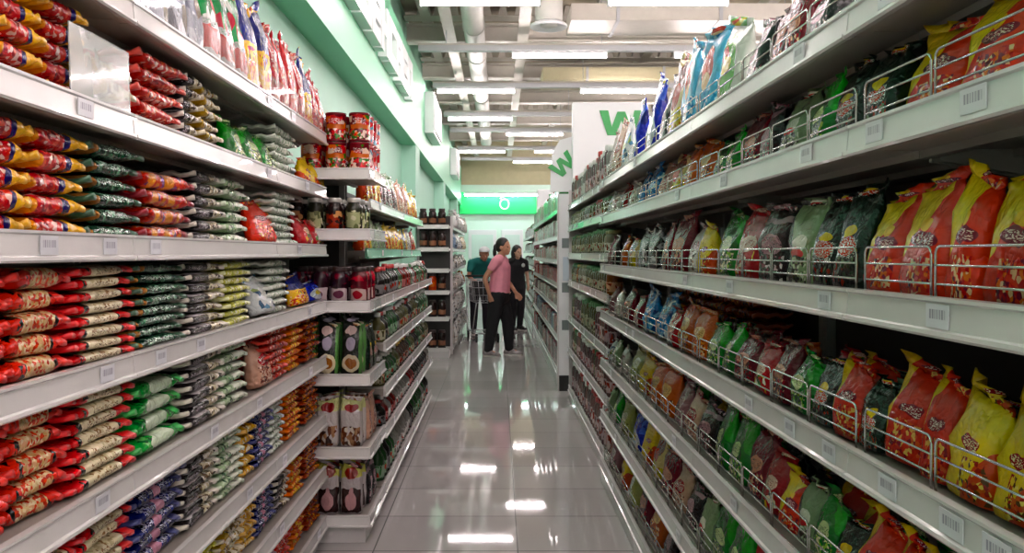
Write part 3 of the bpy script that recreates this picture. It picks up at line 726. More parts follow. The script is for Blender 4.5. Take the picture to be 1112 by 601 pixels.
# standing pouches ------------------------------------------------
def PO(name, base, layers, **kw): return printed(name, base, layers, uv='yz', **kw)
VEG = [(190, 40, 36), (230, 180, 60), (70, 130, 50), (240, 226, 200), (60, 30, 26)]
POUCH = {
 'yelred': ('yellow and red pouch', PO('film_pouch_yellow_red', (232, 196, 30), [('diag', -1.0, -0.9, -1.02, (222, 48, 24)), ('ell', 0.36, 0.5, 0.26, 0.07, (120, 16, 40)), ('text', 0.16, 0.56, 0.46, 0.54, (240, 200, 190)), ('ell', 0.4, 0.63, 0.1, 0.06, (250, 196, 70)), ('blot', 0.1, 0.6, 0.03, 0.34, 130, [(196, 40, 40), (120, 30, 50), (232, 120, 70), (240, 200, 160)], 0.75)])),
 'redyel': ('red pouch with yellow corner', PO('film_pouch_red_yellow', (220, 46, 26), [('diag', 1.0, 0.3, 0.98, (236, 186, 30)), ('ell', 0.42, 0.55, 0.26, 0.07, (130, 16, 34)), ('text', 0.22, 0.62, 0.5, 0.6, (240, 210, 200)), ('blot', 0.08, 0.7, 0.05, 0.42, 130, [(150, 24, 34), (232, 90, 50), (240, 190, 120), (196, 40, 30)], 0.7)])),
 'yellow': ('yellow pouch with dark print', PO('film_pouch_yellow', (226, 190, 22), [('ell', 0.4, 0.52, 0.24, 0.06, (150, 30, 34)), ('text', 0.2, 0.6, 0.48, 0.56, (250, 230, 180)), ('diag', -0.9, -0.9, -0.45, (206, 70, 34)), ('blot', 0.06, 0.5, 0.04, 0.4, 130, [(196, 90, 40), (90, 60, 30), (236, 214, 120), (150, 40, 30)], 0.5)])),
 'dkgreen': ('black green glossy pouch', PO('film_pouch_dark_green', (14, 34, 24), [('diag', 1.0, -1.2, 0.1, (8, 14, 14)), ('ell', 0.5, 0.42, 0.28, 0.1, (206, 60, 40)), ('ell', 0.5, 0.56, 0.2, 0.06, (226, 190, 50)), ('text', 0.2, 0.8, 0.3, 0.5, (220, 220, 210)), ('blot', 0.15, 0.85, 0.04, 0.3, 110, [(40, 60, 40), (110, 130, 100), (16, 20, 20), (160, 60, 50)], 0.5)], rough=0.16)),
 'green': ('green pouch with pale print', PO('film_pouch_green', (30, 116, 42), [('diag', -0.8, 1.0, 0.45, (58, 160, 60)), ('ell', 0.5, 0.5, 0.26, 0.12, (214, 226, 170)), ('text', 0.25, 0.75, 0.44, 0.56, (30, 90, 40)), ('blot', 0.15, 0.85, 0.04, 0.36, 110, [(150, 190, 90), (30, 80, 40), (232, 226, 180)], 0.55)], rough=0.2)),
 'palegreen': ('pale green and black pouch', PO('film_pouch_pale_green', (132, 152, 116), [('diag', 0.9, -0.6, 0.3, (26, 30, 28)), ('ell', 0.45, 0.5, 0.24, 0.1, (236, 232, 214)), ('ell', 0.5, 0.38, 0.2, 0.06, (206, 50, 50)), ('blot', 0.15, 0.85, 0.04, 0.34, 110, [(60, 70, 56), (196, 206, 180), (30, 34, 30)], 0.6)])),
 'maroon': ('maroon pouch', PO('film_pouch_maroon', (110, 18, 34), [('ell', 0.5, 0.5, 0.3, 0.12, (206, 150, 130)), ('text', 0.25, 0.75, 0.44, 0.56, (100, 20, 30)), ('blot', 0.12, 0.88, 0.04, 0.4, 110, [(160, 40, 50), (60, 14, 26), (226, 180, 150)], 0.6)])),
 'redgloss': ('dark red glossy pouch', PO('film_pouch_red', (176, 24, 30), [('ell', 0.5, 0.5, 0.28, 0.12, (232, 200, 180)), ('text', 0.25, 0.75, 0.44, 0.56, (140, 20, 30)), ('blot', 0.15, 0.85, 0.04, 0.38, 40, VEG, 0.6)])),
 'blackpink': ('black pouch with pink print', PO('film_pouch_black_pink', (26, 22, 26), [('ell', 0.5, 0.5, 0.28, 0.14, (196, 150, 160)), ('text', 0.22, 0.78, 0.4, 0.6, (60, 20, 36)), ('blot', 0.12, 0.88, 0.04, 0.36, 110, [(150, 90, 100), (40, 30, 34), (226, 206, 206)], 0.55), ('box', 0.05, 0.95, 0.78, 0.86, (160, 130, 140))])),
 'orange': ('orange brown pouch', PO('film_pouch_orange', (196, 84, 32), [('ell', 0.5, 0.55, 0.3, 0.14, (236, 190, 130)), ('text', 0.25, 0.75, 0.48, 0.62, (120, 40, 20)), ('blot', 0.12, 0.88, 0.04, 0.4, 110, [(226, 130, 60), (120, 50, 26), (240, 206, 150)], 0.6)])),
 'blue': ('crinkled blue pouch', PO('film_pouch_blue', (56, 120, 186), [('blot', 0.0, 1.0, 0.0, 1.0, 46, [(120, 176, 220), (30, 70, 130), (206, 226, 240), (60, 130, 200)], 0.6), ('text', 0.25, 0.75, 0.44, 0.56, (240, 244, 250))], wrinkle=1.0)),
 'pale': ('pale grey and white pouch', PO('film_pouch_pale', (214, 208, 200), [('ell', 0.5, 0.55, 0.3, 0.14, (150, 60, 60)), ('text', 0.25, 0.75, 0.48, 0.62, (240, 236, 230)), ('blot', 0.1, 0.9, 0.04, 0.42, 120, [(120, 110, 104), (236, 232, 226), (170, 130, 110), (70, 60, 60)], 0.6)])),
 'pinktan': ('pink and tan pouch', PO('film_pouch_pink_tan', (206, 164, 144), [('ell', 0.5, 0.55, 0.3, 0.14, (170, 70, 74)), ('text', 0.25, 0.75, 0.48, 0.62, (246, 236, 226)), ('blot', 0.1, 0.9, 0.04, 0.42, 120, [(150, 90, 80), (236, 214, 196), (110, 64, 60)], 0.6)])),
 'olive': ('olive green pouch', PO('film_pouch_olive', (150, 152, 88), [('ell', 0.5, 0.55, 0.28, 0.14, (226, 222, 190)), ('text', 0.25, 0.75, 0.48, 0.62, (80, 90, 40)), ('blot', 0.1, 0.9, 0.04, 0.42, 120, [(110, 116, 60), (206, 204, 150), (80, 70, 50)], 0.6)])),
 'mauve': ('mauve pouch', PO('film_pouch_mauve', (150, 104, 112), [('ell', 0.5, 0.55, 0.28, 0.14, (226, 206, 206)), ('text', 0.25, 0.75, 0.48, 0.62, (110, 40, 60)), ('blot', 0.1, 0.9, 0.04, 0.42, 120, [(110, 70, 80), (206, 170, 170), (80, 50, 56)], 0.6)])),
 'lightblue': ('light blue pouch with red figure', PO('film_pouch_light_blue', (120, 190, 224), [('ell', 0.5, 0.62, 0.22, 0.22, (190, 50, 40)), ('ell', 0.5, 0.45, 0.14, 0.1, (240, 206, 170)), ('blot', 0.05, 0.95, 0.04, 0.34, 110, [(90, 160, 206), (200, 226, 236), (60, 120, 180)], 0.6)])),
 'whitegreen': ('white and green pouch', PO('film_pouch_white_green', (226, 232, 222), [('ell', 0.6, 0.45, 0.36, 0.36, (110, 186, 90)), ('ell', 0.7, 0.6, 0.14, 0.1, (214, 70, 50)), ('ell', 0.6, 0.48, 0.2, 0.1, (236, 214, 70))])),
 'royal': ('shiny royal blue pouch', PO('film_pouch_royal', (22, 34, 170), [('blot', 0.0, 1.0, 0.5, 1.0, 30, [(40, 60, 206), (14, 20, 110), (110, 130, 230)], 0.6), ('ell', 0.5, 0.3, 0.4, 0.26, (206, 220, 226)), ('ell', 0.5, 0.36, 0.16, 0.1, (214, 200, 90))], wrinkle=1.0, rough=0.16)),
 'blackwhite': ('black and white pouch', PO('film_pouch_black_white', (30, 28, 30), [('blot', 0.0, 1.0, 0.0, 1.0, 34, [(226, 224, 226), (60, 56, 60), (150, 146, 150)], 0.45), ('text', 0.2, 0.8, 0.5, 0.7, (236, 236, 236))])),
 'whiteblue': ('white and blue pouch', PO('film_pouch_white_blue', (220, 226, 228), [('blot', 0.05, 0.95, 0.1, 0.7, 34, [(110, 150, 180), (226, 230, 226), (60, 90, 120), (150, 170, 110)], 0.55)])),
 'redbrown': ('red brown pouch with yellow base', PO('film_pouch_red_brown', (226, 206, 150), [('ell', 0.5, 0.7, 0.34, 0.2, (130, 44, 30)), ('ell', 0.6, 0.5, 0.26, 0.16, (206, 60, 44)), ('box', 0.0, 1.0, 0.05, 0.34, (214, 196, 70)), ('blot', 0.1, 0.9, 0.05, 0.34, 110, [(236, 220, 110), (150, 150, 50), (200, 120, 60)], 0.5)])),
 'greentall': ('tall green and white pouch', PO('film_pouch_green_tall', (190, 188, 186), [('box', 0, 1, 0.42, 1.0, (24, 110, 52)), ('blot', 0, 1, 0.42, 1, 30, [(40, 150, 80), (230, 232, 226), (196, 40, 60), (20, 90, 50)], 0.6), ('box', 0, 1, 0.14, 0.36, (186, 50, 42)), ('text', 0.1, 0.9, 0.37, 0.41, (40, 120, 70))])),
 'bluetall': ('tall blue and yellow pouch', PO('film_pouch_blue_tall', (230, 180, 50), [('box', 0, 1, 0.5, 1.0, (24, 32, 110)), ('blot', 0.1, 0.9, 0.3, 0.46, 110, [(30, 26, 30), (236, 206, 90), (200, 60, 50)], 0.6), ('blot', 0, 1, 0, 0.3, 110, [(206, 60, 50), (236, 200, 170), (240, 190, 60)], 0.7)])),
 'redtall': ('tall red pouch', PO('film_pouch_red_tall', (176, 20, 24), [('blot', 0.1, 0.9, 0.05, 0.6, 110, [(206, 120, 100), (120, 14, 20), (214, 190, 170), (190, 50, 36)], 0.5), ('text', 0.2, 0.8, 0.6, 0.75, (240, 220, 210))])),
 'greytall': ('tall grey and white clear pouch', PO('film_pouch_grey', (140, 142, 156), [('blot', 0, 1, 0, 0.9, 26, [(80, 80, 96), (206, 206, 214), (120, 110, 96), (170, 172, 182)], 0.6)], rough=0.12)),
 'leafy': ('dark pouch with pale green top', PO('film_pouch_leafy', (96, 84, 84), [('box', 0, 1, 0.62, 1.0, (170, 196, 164)), ('blot', 0, 1, 0.55, 1, 110, [(110, 150, 110), (214, 226, 206)], 0.5), ('blot', 0.1, 0.9, 0.05, 0.6, 110, [(150, 40, 50), (214, 206, 200), (60, 50, 56)], 0.6)])),
 'blackgreen': ('black pouch with green edges', PO('film_pouch_black_green', (22, 26, 22), [('box', 0.86, 1.1, -0.1, 1.1, (70, 120, 60)), ('box', -0.1, 0.08, -0.1, 1.1, (50, 96, 50)), ('ell', 0.48, 0.78, 0.22, 0.09, (196, 170, 160)), ('ell', 0.48, 0.56, 0.22, 0.12, (170, 156, 176)), ('ell', 0.5, 0.2, 0.36, 0.17, (214, 196, 160)), ('ell', 0.5, 0.2, 0.24, 0.1, (150, 100, 60))], uv='xz') if False else None),
}
POUCH = {k: v for k, v in POUCH.items() if v[1] is not None}

def pouch_mesh(mat, W, D, H, seed, facing='x', gather=0.0, detail=True):
    """standing gusseted bag; broad faces look along 'x' or 'y'"""
    sd = Vector((seed*3.1, seed*1.7, 5.0))
    sl = (0.03, 0.1, -0.06, 0.11)[int(seed) % 4]
    prof = [(0.0, 0.36, 0.44), (0.02, 0.46, 0.48), (0.12, 0.5, 0.5), (0.3, 0.5, 0.5), (0.5, 0.44, 0.495), (0.66, 0.33, 0.49), (0.78, 0.2, 0.488 - gather*0.3), (0.86, 0.1, 0.485 - gather), (0.92, 0.035, 0.485 - gather*1.2)]
    if not detail: prof = [prof[i] for i in (0, 2, 4, 6, 8)]
    na = 20 if detail else 12
    vs = []; fs = []
    for t, d, w in prof:
        for j in range(na):
            a = 2*math.pi*j/na; ca, sa = math.cos(a), math.sin(a)
            e = 0.55 if t < 0.6 else 0.8
            x = math.copysign(abs(ca)**0.6, ca)*d*D
            y = math.copysign(abs(sa)**e, sa)*w*W
            p = Vector((x, y, t*H))
            q = p*18 + sd
            amp = min(1.0, t*4 + 0.1)
            p.x += noise.noise(q)*0.16*D*amp + noise.noise(q*2.6)*0.07*D*amp
            p.y += noise.noise(q + Vector((9, 3, 1)))*0.06*W*amp
            p.z += noise.noise(q + Vector((2, 8, 4)))*0.02*H*(1 if t > 0.1 else 0)
            p.z *= 1 + sl*(p.y/(W/2))*t**3
            vs.append(p)
    k = len(prof)
    for i in range(k-1):
        for j in range(na):
            fs.append((i*na+j, i*na+(j+1) % na, (i+1)*na+(j+1) % na, (i+1)*na+j))
    fs.append(tuple(range(na))[::-1]); fs.append(tuple((k-1)*na+j for j in range(na)))
    # flat crimped top
    def topmesh():
        m = MB(); nx = 9; tv = []; tf = []
        w = prof[-1][2]*W
        for lay in (1, -1):
            for i in range(3):
                for j in range(nx):
                    y = (-1 + 2*j/(nx-1))*w*(1 + 0.05*i + gather*0.9*i)
                    xo = noise.noise(Vector((seed*2.0, y*30, i*0.4)))*0.14*D*(i+0.6)
                    tv.append((xo + lay*0.0014, y, H*(0.905 + 0.048*i)*(1 + sl*y/(W/2)) + noise.noise(Vector((y*20, seed, 3)))*0.012*H*i))
        n1 = 3*nx
        for i in range(2):
            for j in range(nx-1):
                a = i*nx+j; tf.append((a, a+1, a+nx+1, a+nx)); tf.append((n1+a, n1+a+nx, n1+a+nx+1, n1+a+1))
        ring = list(range(nx)) + [2*nx-1] + [2*nx+j for j in range(nx-1, -1, -1)] + [nx]
        for q in range(len(ring)):
            a, b = ring[q], ring[(q+1) % len(ring)]; tf.append((a, n1+a, n1+b, b))
        return tv, tf
    tv, tf = topmesh()
    rot = (lambda p: (p[0], p[1], p[2])) if facing == 'x' else (lambda p: (-p[1], p[0], p[2]))
    body = MB().add([rot(p) for p in vs], fs, 0, True)
    if detail:
        top = MB().add([rot(p) for p in tv], tf, 0, True)
        return body.mesh('food_pouch', mat), top.mesh('top_seal', mat)
    body.add([rot(p) for p in tv], tf, 0, True)
    return body.mesh('food_pouch', mat), None

_po = {}
def pouch(style, c, W, D, H, label, group, facing='x', lean=0.0, yaw=0.0, var=None, detail=True, gather=None):
    """c: point on the shelf under the middle of the bag"""
    v = RN.randrange(4) if var is None else var
    g = (0.0, 0.0, 0.06, 0.02)[v] if gather is None else gather
    key = (style, v, facing, detail, round(g, 2))
    if key not in _po:
        _po[key] = pouch_mesh(POUCH[style][1], 0.15, 0.07, 0.2, v*5 + len(_po), facing, g, detail)
    b, t = _po[key]
    sc = (D/0.07, W/0.15, H/0.2) if facing == 'x' else (W/0.15, D/0.07, H/0.2)
    rot = (0, lean, yaw) if facing == 'x' else (lean, 0, yaw)
    zoff = abs(math.sin(lean))*0.36*D
    o = place('food_pouch', b, None, (c[0], c[1], c[2] + 0.001 + zoff), rot, sc)
    tag(o, label, 'food pouch', group)
    if t: place('top_seal', t, o)
    return o

# ---------------------------------------------------------------- left shelves: stacks of flat packs
LEFT = {
 1: [(-60, -2, 5, 'redyel'), (0, 51, 5, 'redyel'), (52, 99, 5, 'redyel'), (100, 150, 3, 'tanwhite'), (153, 203, 5, 'red'), (204, 220, 6, 'bw'), (221, 243, 6, 'tanwhite'), (299, 324, 6, 'whitegreen')],
 2: [(-70, -22, 5, 'redyel'), (-20, 36, 5, 'redyel'), (37, 98, 5, 'redyel'), (99, 156, 6, 'dkgreen'), (157, 212, 4, 'redpurp'), (213, 245, 6, 'bw'), (246, 271, 6, 'greenwhite'), (299, 322, 7, 'whitegreen')],
 3: [(-60, 11, 5, 'redtan'), (12, 80, 5, 'redtan'), (81, 148, 8, 'redpale'), (149, 205, 8, 'dkgreen'), (206, 246, 7, 'bw'), (247, 274, 8, 'yelgreen'), (296, 315, 7, 'whitegreen')],
 4: [(-60, 11, 5, 'redtan'), (12, 76, 5, 'redtan'), (77, 148, 7, 'redpale'), (149, 204, 4, 'green'), (205, 246, 6, 'bw'), (247, 272, 6, 'greenwhite'), (292, 314, 7, 'red'), (315, 331, 7, 'orange'), (332, 350, 7, 'brownred')],
 5: [(40, 84, 7, 'redpale'), (85, 147, 8, 'redpale'), (148, 202, 6, 'navy'), (203, 240, 7, 'bw'), (241, 266, 8, 'greenwhite'), (267, 279, 6, 'yellow'), (280, 297, 8, 'navy'), (298, 311, 8, 'whitegreen'), (312, 330, 8, 'orange'), (331, 350, 8, 'brownred')],
 6: [(180, 206, 5, 'lime'), (207, 240, 5, 'lime'), (241, 266, 7, 'tanwhite'), (267, 281, 7, 'yellow'), (282, 300, 8, 'navy'), (301, 316, 7, 'bw'), (317, 332, 7, 'orange'), (333, 350, 8, 'brownred')],
 7: [(250, 280, 6, 'mauve'), (281, 301, 6, 'mauve'), (302, 319, 7, 'red'), (320, 333, 8, 'orange'), (334, 350, 8, 'brownred')],
}
for si, cols in LEFT.items():
    for ci, (u0, u1, n, st) in enumerate(cols):
        pack_column(si, u0, u1, n, st, ci+1, seals=(u1 < 330), D=0.17 if u1 < 280 else 0.14)
# leaning bags between the stacks
def left_bag(si, u0, u1, style, H, label, lean=-0.12, D=0.07, x=-0.885):
    y0, y1 = yat(u0, x), yat(u1, x)
    pouch(style, (x, (y0+y1)/2, LZ[si] + RAILH - 0.0135), (y1-y0)*0.97, D, H, label, 'bags among the left stacks', lean=lean)
for i, (u0, u1) in enumerate(((246, 262), (263, 280), (281, 297))):
    left_bag(1, u0, u1, 'green', 0.15, 'green pouch leaning among packs, %s of three, second left shelf' % ordw(i+1), lean=-0.25)
for i, (u0, u1) in enumerate(((326, 337), (338, 348))):
    left_bag(1, u0, u1, 'yellow', 0.14, ('yellow pouch, nearer one of two at the end of the second left shelf', 'yellow pouch at the very end of the second left shelf')[i])
left_bag(2, 274, 296, 'redyel', 0.17, 'red and yellow pouch slumped between stacks on the third left shelf down', lean=-0.3)
for i, (u0, u1) in enumerate(((324, 335), (336, 348))):
    left_bag(2, u0, u1, 'redgloss', 0.13, ('dark red pouch beside the last white stack on the third left shelf', 'dark red pouch at the very end of the third left shelf')[i], lean=-0.25)
left_bag(3, 276, 294, 'whiteblue', 0.15, 'white and blue pouch slumped beside the yellow green stack, fourth left shelf', lean=-0.3)
left_bag(3, 317, 331, 'bluetall', 0.14, 'blue and yellow pouch slumped at the end of the fourth left shelf', lean=-0.25)
left_bag(3, 332, 347, 'royal', 0.1, 'shiny blue pouch lying low at the very end of the fourth left shelf', lean=-0.25)
left_bag(4, 274, 290, 'pinktan', 0.17, 'pink and tan pouch leaning before the red stack on the fifth left shelf', lean=-0.2)
# tall bags on the top left shelf
TOPL = [(96, 124, 'greytall', .26), (125, 150, 'greytall', .28), (151, 175, 'greytall', .27), (176, 196, 'greytall', .28), (197, 214, 'greytall', .27), (215, 233, 'greentall', .34), (234, 249, 'greentall', .34), (250, 262, 'greentall', .33),
        (263, 276, 'bluetall', .36), (277, 289, 'bluetall', .36), (290, 299, 'redtall', .33), (300, 308, 'redtall', .31), (309, 318, 'redtall', .34), (319, 327, 'redtall', .32), (328, 335, 'bluetall', .34), (336, 342, 'redtall', .3), (343, 349, 'redtall', .26)]
for i, (u0, u1, st, h) in enumerate(TOPL):
    y0, y1 = yat(u0, -0.875), yat(u1, -0.875)
    pouch(st, (-0.885, (y0+y1)/2, LZ[0] + RAILH - 0.0135), (y1-y0)*0.96, 0.08, h, '%s, %s from camera on top left shelf' % (POUCH[st][0], ordw(i+1)), 'tall bags on the top left shelf', lean=-0.05)

# ---------------------------------------------------------------- right shelves: standing pouches behind wire
RIGHT = [
 [(900, 870, 'blackpink', .16), (870, 850, 'maroon', .2), (850, 830, 'maroon', .2), (830, 800, 'blackpink', .2), (800, 772, 'whitegreen', .28), (770, 754, 'lightblue', .32), (754, 740, 'lightblue', .33), (740, 724, 'redbrown', .34), (724, 711, 'blackwhite', .3), (711, 696, 'royal', .37), (696, 682, 'royal', .33), (682, 672, 'whiteblue', .3), (672, 663, 'pinktan', .34), (663, 653, 'pale', .3)],
 [(1190, 1113, 'yelred', .152), (1112, 1036, 'yelred', .152), (1034, 972, 'yelred', .152), (966, 934, 'dkgreen', .155), (933, 905, 'dkgreen', .16), (904, 872, 'green', .152), (871, 846, 'palegreen', .155), (845, 822, 'blackpink', .16), (821, 802, 'maroon', .16), (801, 786, 'green', .14), (785, 771, 'green', .13), (770, 755, 'orange', .16), (754, 741, 'orange', .17), (740, 727, 'redbrown', .16), (726, 714, 'pinktan', .15), (713, 701, 'blue', .17), (700, 690, 'blue', .17), (689, 680, 'pale', .15), (679, 671, 'redgloss', .16), (670, 662, 'pale', .14), (661, 653, 'whiteblue', .15)],
 [(1150, 1113, 'redyel', .195), (1112, 1058, 'yelred', .195), (1056, 1022, 'yelred', .2), (1020, 968, 'yelred', .198), (966, 930, 'yelred', .185), (928, 902, 'dkgreen', .205), (901, 878, 'dkgreen', .2), (877, 850, 'palegreen', .2), (849, 822, 'blackpink', .2), (821, 798, 'redgloss', .2), (797, 770, 'green', .2), (769, 756, 'yellow', .17), (755, 742, 'pale', .17), (741, 728, 'maroon', .22), (727, 715, 'maroon', .2), (714, 703, 'blackwhite', .2), (702, 692, 'blackwhite', .19), (691, 680, 'redbrown', .15), (679, 670, 'orange', .16), (669, 661, 'blackpink', .18), (660, 653, 'mauve', .17)],
 [(1170, 1118, 'yellow', .16), (1116, 1076, 'yellow', .16), (1074, 1022, 'yellow', .165), (1020, 996, 'redyel', .165), (995, 956, 'redyel', .17), (955, 932, 'dkgreen', .13), (931, 905, 'redyel', .15), (904, 880, 'dkgreen', .14), (879, 856, 'green', .13), (855, 836, 'maroon', .15), (835, 816, 'redgloss', .13), (815, 797, 'maroon', .13), (796, 780, 'green', .15), (779, 764, 'green', .14), (763, 750, 'orange', .17), (749, 736, 'orange', .18), (735, 724, 'redgloss', .14), (723, 710, 'blue', .19), (709, 697, 'blue', .2), (696, 686, 'maroon', .15), (685, 676, 'maroon', .17), (675, 664, 'pale', .15), (663, 653, 'mauve', .15)],
 [(1116, 1080, 'yellow', .16), (1078, 1034, 'yellow', .17), (1033, 985, 'redyel', .16), (984, 958, 'redyel', .16), (957, 925, 'redyel', .16), (924, 900, 'dkgreen', .12), (899, 880, 'green', .14), (879, 862, 'palegreen', .14), (861, 844, 'yelred', .13), (843, 826, 'redgloss', .15), (825, 808, 'maroon', .18), (807, 790, 'green', .19), (789, 772, 'green', .19), (771, 757, 'blackpink', .15), (756, 743, 'pinktan', .15), (742, 730, 'mauve', .16), (729, 718, 'orange', .19), (717, 706, 'orange', .18), (705, 694, 'yellow', .18), (693, 682, 'olive', .17), (681, 671, 'pale', .14), (670, 662, 'palegreen', .14), (661, 653, 'whiteblue', .13)],
 [(960, 930, 'redyel', .17), (929, 902, 'dkgreen', .16), (901, 876, 'palegreen', .15), (875, 852, 'maroon', .17), (851, 830, 'redgloss', .18), (829, 808, 'redgloss', .2), (807, 790, 'green', .21), (789, 770, 'green', .2), (769, 756, 'palegreen', .16), (755, 742, 'blackpink', .15), (741, 730, 'pinktan', .16), (729, 718, 'maroon', .17), (717, 706, 'redbrown', .18), (705, 695, 'yellow', .2), (694, 684, 'royal', .18), (683, 674, 'olive', .18), (673, 664, 'green', .17), (663, 653, 'palegreen', .17)],
 [(860, 838, 'blackpink', .18), (837, 816, 'palegreen', .18), (815, 796, 'dkgreen', .18), (795, 778, 'maroon', .18), (777, 760, 'redgloss', .18), (759, 745, 'maroon', .19), (744, 730, 'mauve', .18), (729, 716, 'blackpink', .18), (715, 703, 'orange', .2), (702, 692, 'maroon', .2), (691, 682, 'olive', .2), (681, 672, 'yellow', .19), (671, 662, 'mauve', .18), (661, 653, 'pinktan', .18)],
]
XP = 0.705
for si, row in enumerate(RIGHT):
    zb = RZ[si] + RAILH - 0.0135
    for i, (u1, u0, st, h) in enumerate(row):
        y0, y1 = yat(u1, XP-0.03), yat(u0, XP-0.03)
        y1 = min(y1, 5.055); y0 = min(y0, y1 - 0.07)
        w = y1 - y0
        pouch(st, (XP + RN.uniform(-0.004, 0.008), (y0+y1)/2, zb), min(w*1.0, 0.2), 0.078, h, '%s, %s from camera in front row, %s right shelf down' % (POUCH[st][0], ordw(i+1), SHW[si]), 'front pouches on the right shelves', lean=RN.uniform(0.02, 0.14), yaw=RN.uniform(-0.12, 0.12))
# a second row behind, glimpsed over the first on the shelves below eye level
BACK = {2: ['maroon', 'dkgreen', 'blackpink', 'redgloss'], 3: ['redgloss', 'dkgreen', 'orange', 'maroon', 'palegreen', 'redyel'], 4: ['dkgreen', 'palegreen', 'green', 'maroon', 'redyel', 'yellow'], 5: ['dkgreen', 'maroon', 'redgloss', 'palegreen']}
for si, sts in BACK.items():
    zb = RZ[si] + RAILH - 0.0135; y = {2: 1.1, 3: 1.05, 4: 1.2, 5: 1.55}[si]; i = 0
    while y < 3.6:
        w = RN.uniform(0.13, 0.18); st = sts[(i + RN.randrange(2)) % len(sts)]; i += 1
        pouch(st, (XP + 0.11 + RN.uniform(-0.01, 0.01), y + w/2, zb), w*0.97, 0.08, RN.uniform(0.1, 0.135), '%s, %s from camera in rear row, %s right shelf down' % (POUCH[st][0], ordw(i), SHW[si]), 'rear pouches on the right shelves', lean=RN.uniform(0.0, 0.1), yaw=RN.uniform(-0.2, 0.2))
        y += w
# flat orange brown packs piled at the back of the fourth right shelf
for ci in range(4):
    bodies, fins = pack_meshes('brownred', 0.3, 0.14, 0.04)
    for k in range(5):
        y = 3.05 + ci*0.32
        o = place('noodle_pack', bodies[k % 2], None, (XP + 0.255, y, RZ[3] + RAILH - 0.0125 + k*0.0405), (0, 0, RN.uniform(-0.05, 0.05)))
        tag(o, 'brown and red pack, %s up in %s pile behind pouches, fourth right shelf' % (ordw(k+1), ordw(ci+1)), 'food pack', 'flat packs at the back of the right shelf')
        for fm in fins: place('end_seal', fm, o)

# the smaller goods farther off -------------------------------------
def far_goods(X, Z, y0, y1, styles, make, words, group, cat, s=-1, wr=(0.1, 0.14), top_h=0.28, hr=(0.8, 0.93), skip=()):
    for si, z in enumerate(Z):
        if si in skip: continue
        zb = z + RAILH - 0.0135
        gap = (Z[si-1] - 0.02 - zb) if si else top_h
        y = y0 + 0.02; i = 0; sts = styles[si % len(styles)]; st = sts[0]
        while y < y1 - wr[1]:
            w = RN.uniform(*wr); i += 1
            if RN.random() < 0.5: st = sts[RN.randrange(len(sts))]
            xx = X if not isinstance(X, (list, tuple)) else X[si]
            make(st, (xx - s*0.06, y + w/2, zb), w, min(0.3, gap*RN.uniform(*hr)), '%s ' + words % (ordw(i), SHW[si]), s, group, cat)
            y += w
def mk_pouch(st, c, w, h, lab, s, group, cat):
    pouch(st, c, w*0.97, 0.07, h, lab % POUCH[st][0], group, lean=-s*RN.uniform(0, 0.08), detail=False)
FC = {'pale': (206, 202, 194), 'mauve': (150, 104, 112), 'pink': (200, 150, 146), 'olive': (136, 132, 84), 'brown': (120, 74, 54), 'red': (176, 44, 42), 'dark': (44, 38, 38), 'green': (70, 126, 74), 'cream': (222, 212, 184), 'orange': (206, 110, 50), 'yellow': (222, 186, 70), 'white': (226, 226, 224), 'bluegrey': (130, 150, 170)}
FM_ = {}
def far_mat(kind, st):
    if (kind, st) not in FM_:
        c = FC[st]; d = tuple(int(q*0.5) for q in c); l = tuple(int(q*0.5 + 112) for q in c)
        lay = {'jar': [('box', -0.1, 1.1, 0.16, 0.56, l), ('blot', -0.1, 1.1, 0.2, 0.52, 7, [c, d, (150, 60, 50)], 0.5)],
               'bottle': [('box', -0.1, 1.1, 0.1, 0.46, l), ('blot', -0.1, 1.1, 0.12, 0.44, 7, [d, (190, 60, 50), c], 0.5)],
               'box': [('blot', 0.05, 0.95, 0.08, 0.9, 6, [d, l, (150, 50, 50), d], 0.6), ('text', 0.1, 0.9, 0.68, 0.84, l)],
               'bag': [('blot', 0.0, 1.0, 0.1, 0.8, 40, [l, d, (200, 190, 180)], 0.4)]}[kind]
        FM_[kind, st] = printed('film_%s_%s' % (kind, st), tuple(int(q*0.6) for q in c) if kind in ('jar', 'bottle') else c, lay, uv='yz', wrinkle=0.0 if kind != 'bag' else 0.8)
    return FM_[kind, st]
LIDC = {}
fcache = {}
def far_lid(st):
    if st not in LIDC: LIDC[st] = plain('lid_' + st, FC[st], 0.35)
    return LIDC[st]
def mk_jar(st, c, w, h, lab, s, group, cat):
    ls = {'olive': 'green', 'pink': 'red', 'mauve': 'white', 'pale': 'white', 'orange': 'yellow', 'cream': 'olive'}.get(st, 'white')
    if ('j', st) not in fcache:
        b = MB().lathe([(0.43, 0), (0.49, 0.03), (0.49, 0.7), (0.46, 0.78), (0.36, 0.85), (0.36, 0.88)], 12).mesh('jar', far_mat('jar', st))
        l = MB().lathe([(0.4, 0.86), (0.41, 0.87), (0.41, 0.98), (0.38, 1.0)], 12).mesh('lid', far_lid(ls))
        fcache['j', st] = (b, l)
    b, l = fcache['j', st]; r = min(w*0.92, 0.11)
    o = place('jar', b, None, c, (0, 0, RN.uniform(-0.4, 0.4)), (r, r, h)); tag(o, lab % (st + ' jar with %s lid' % ls), cat, group)
    place('lid', l, o)
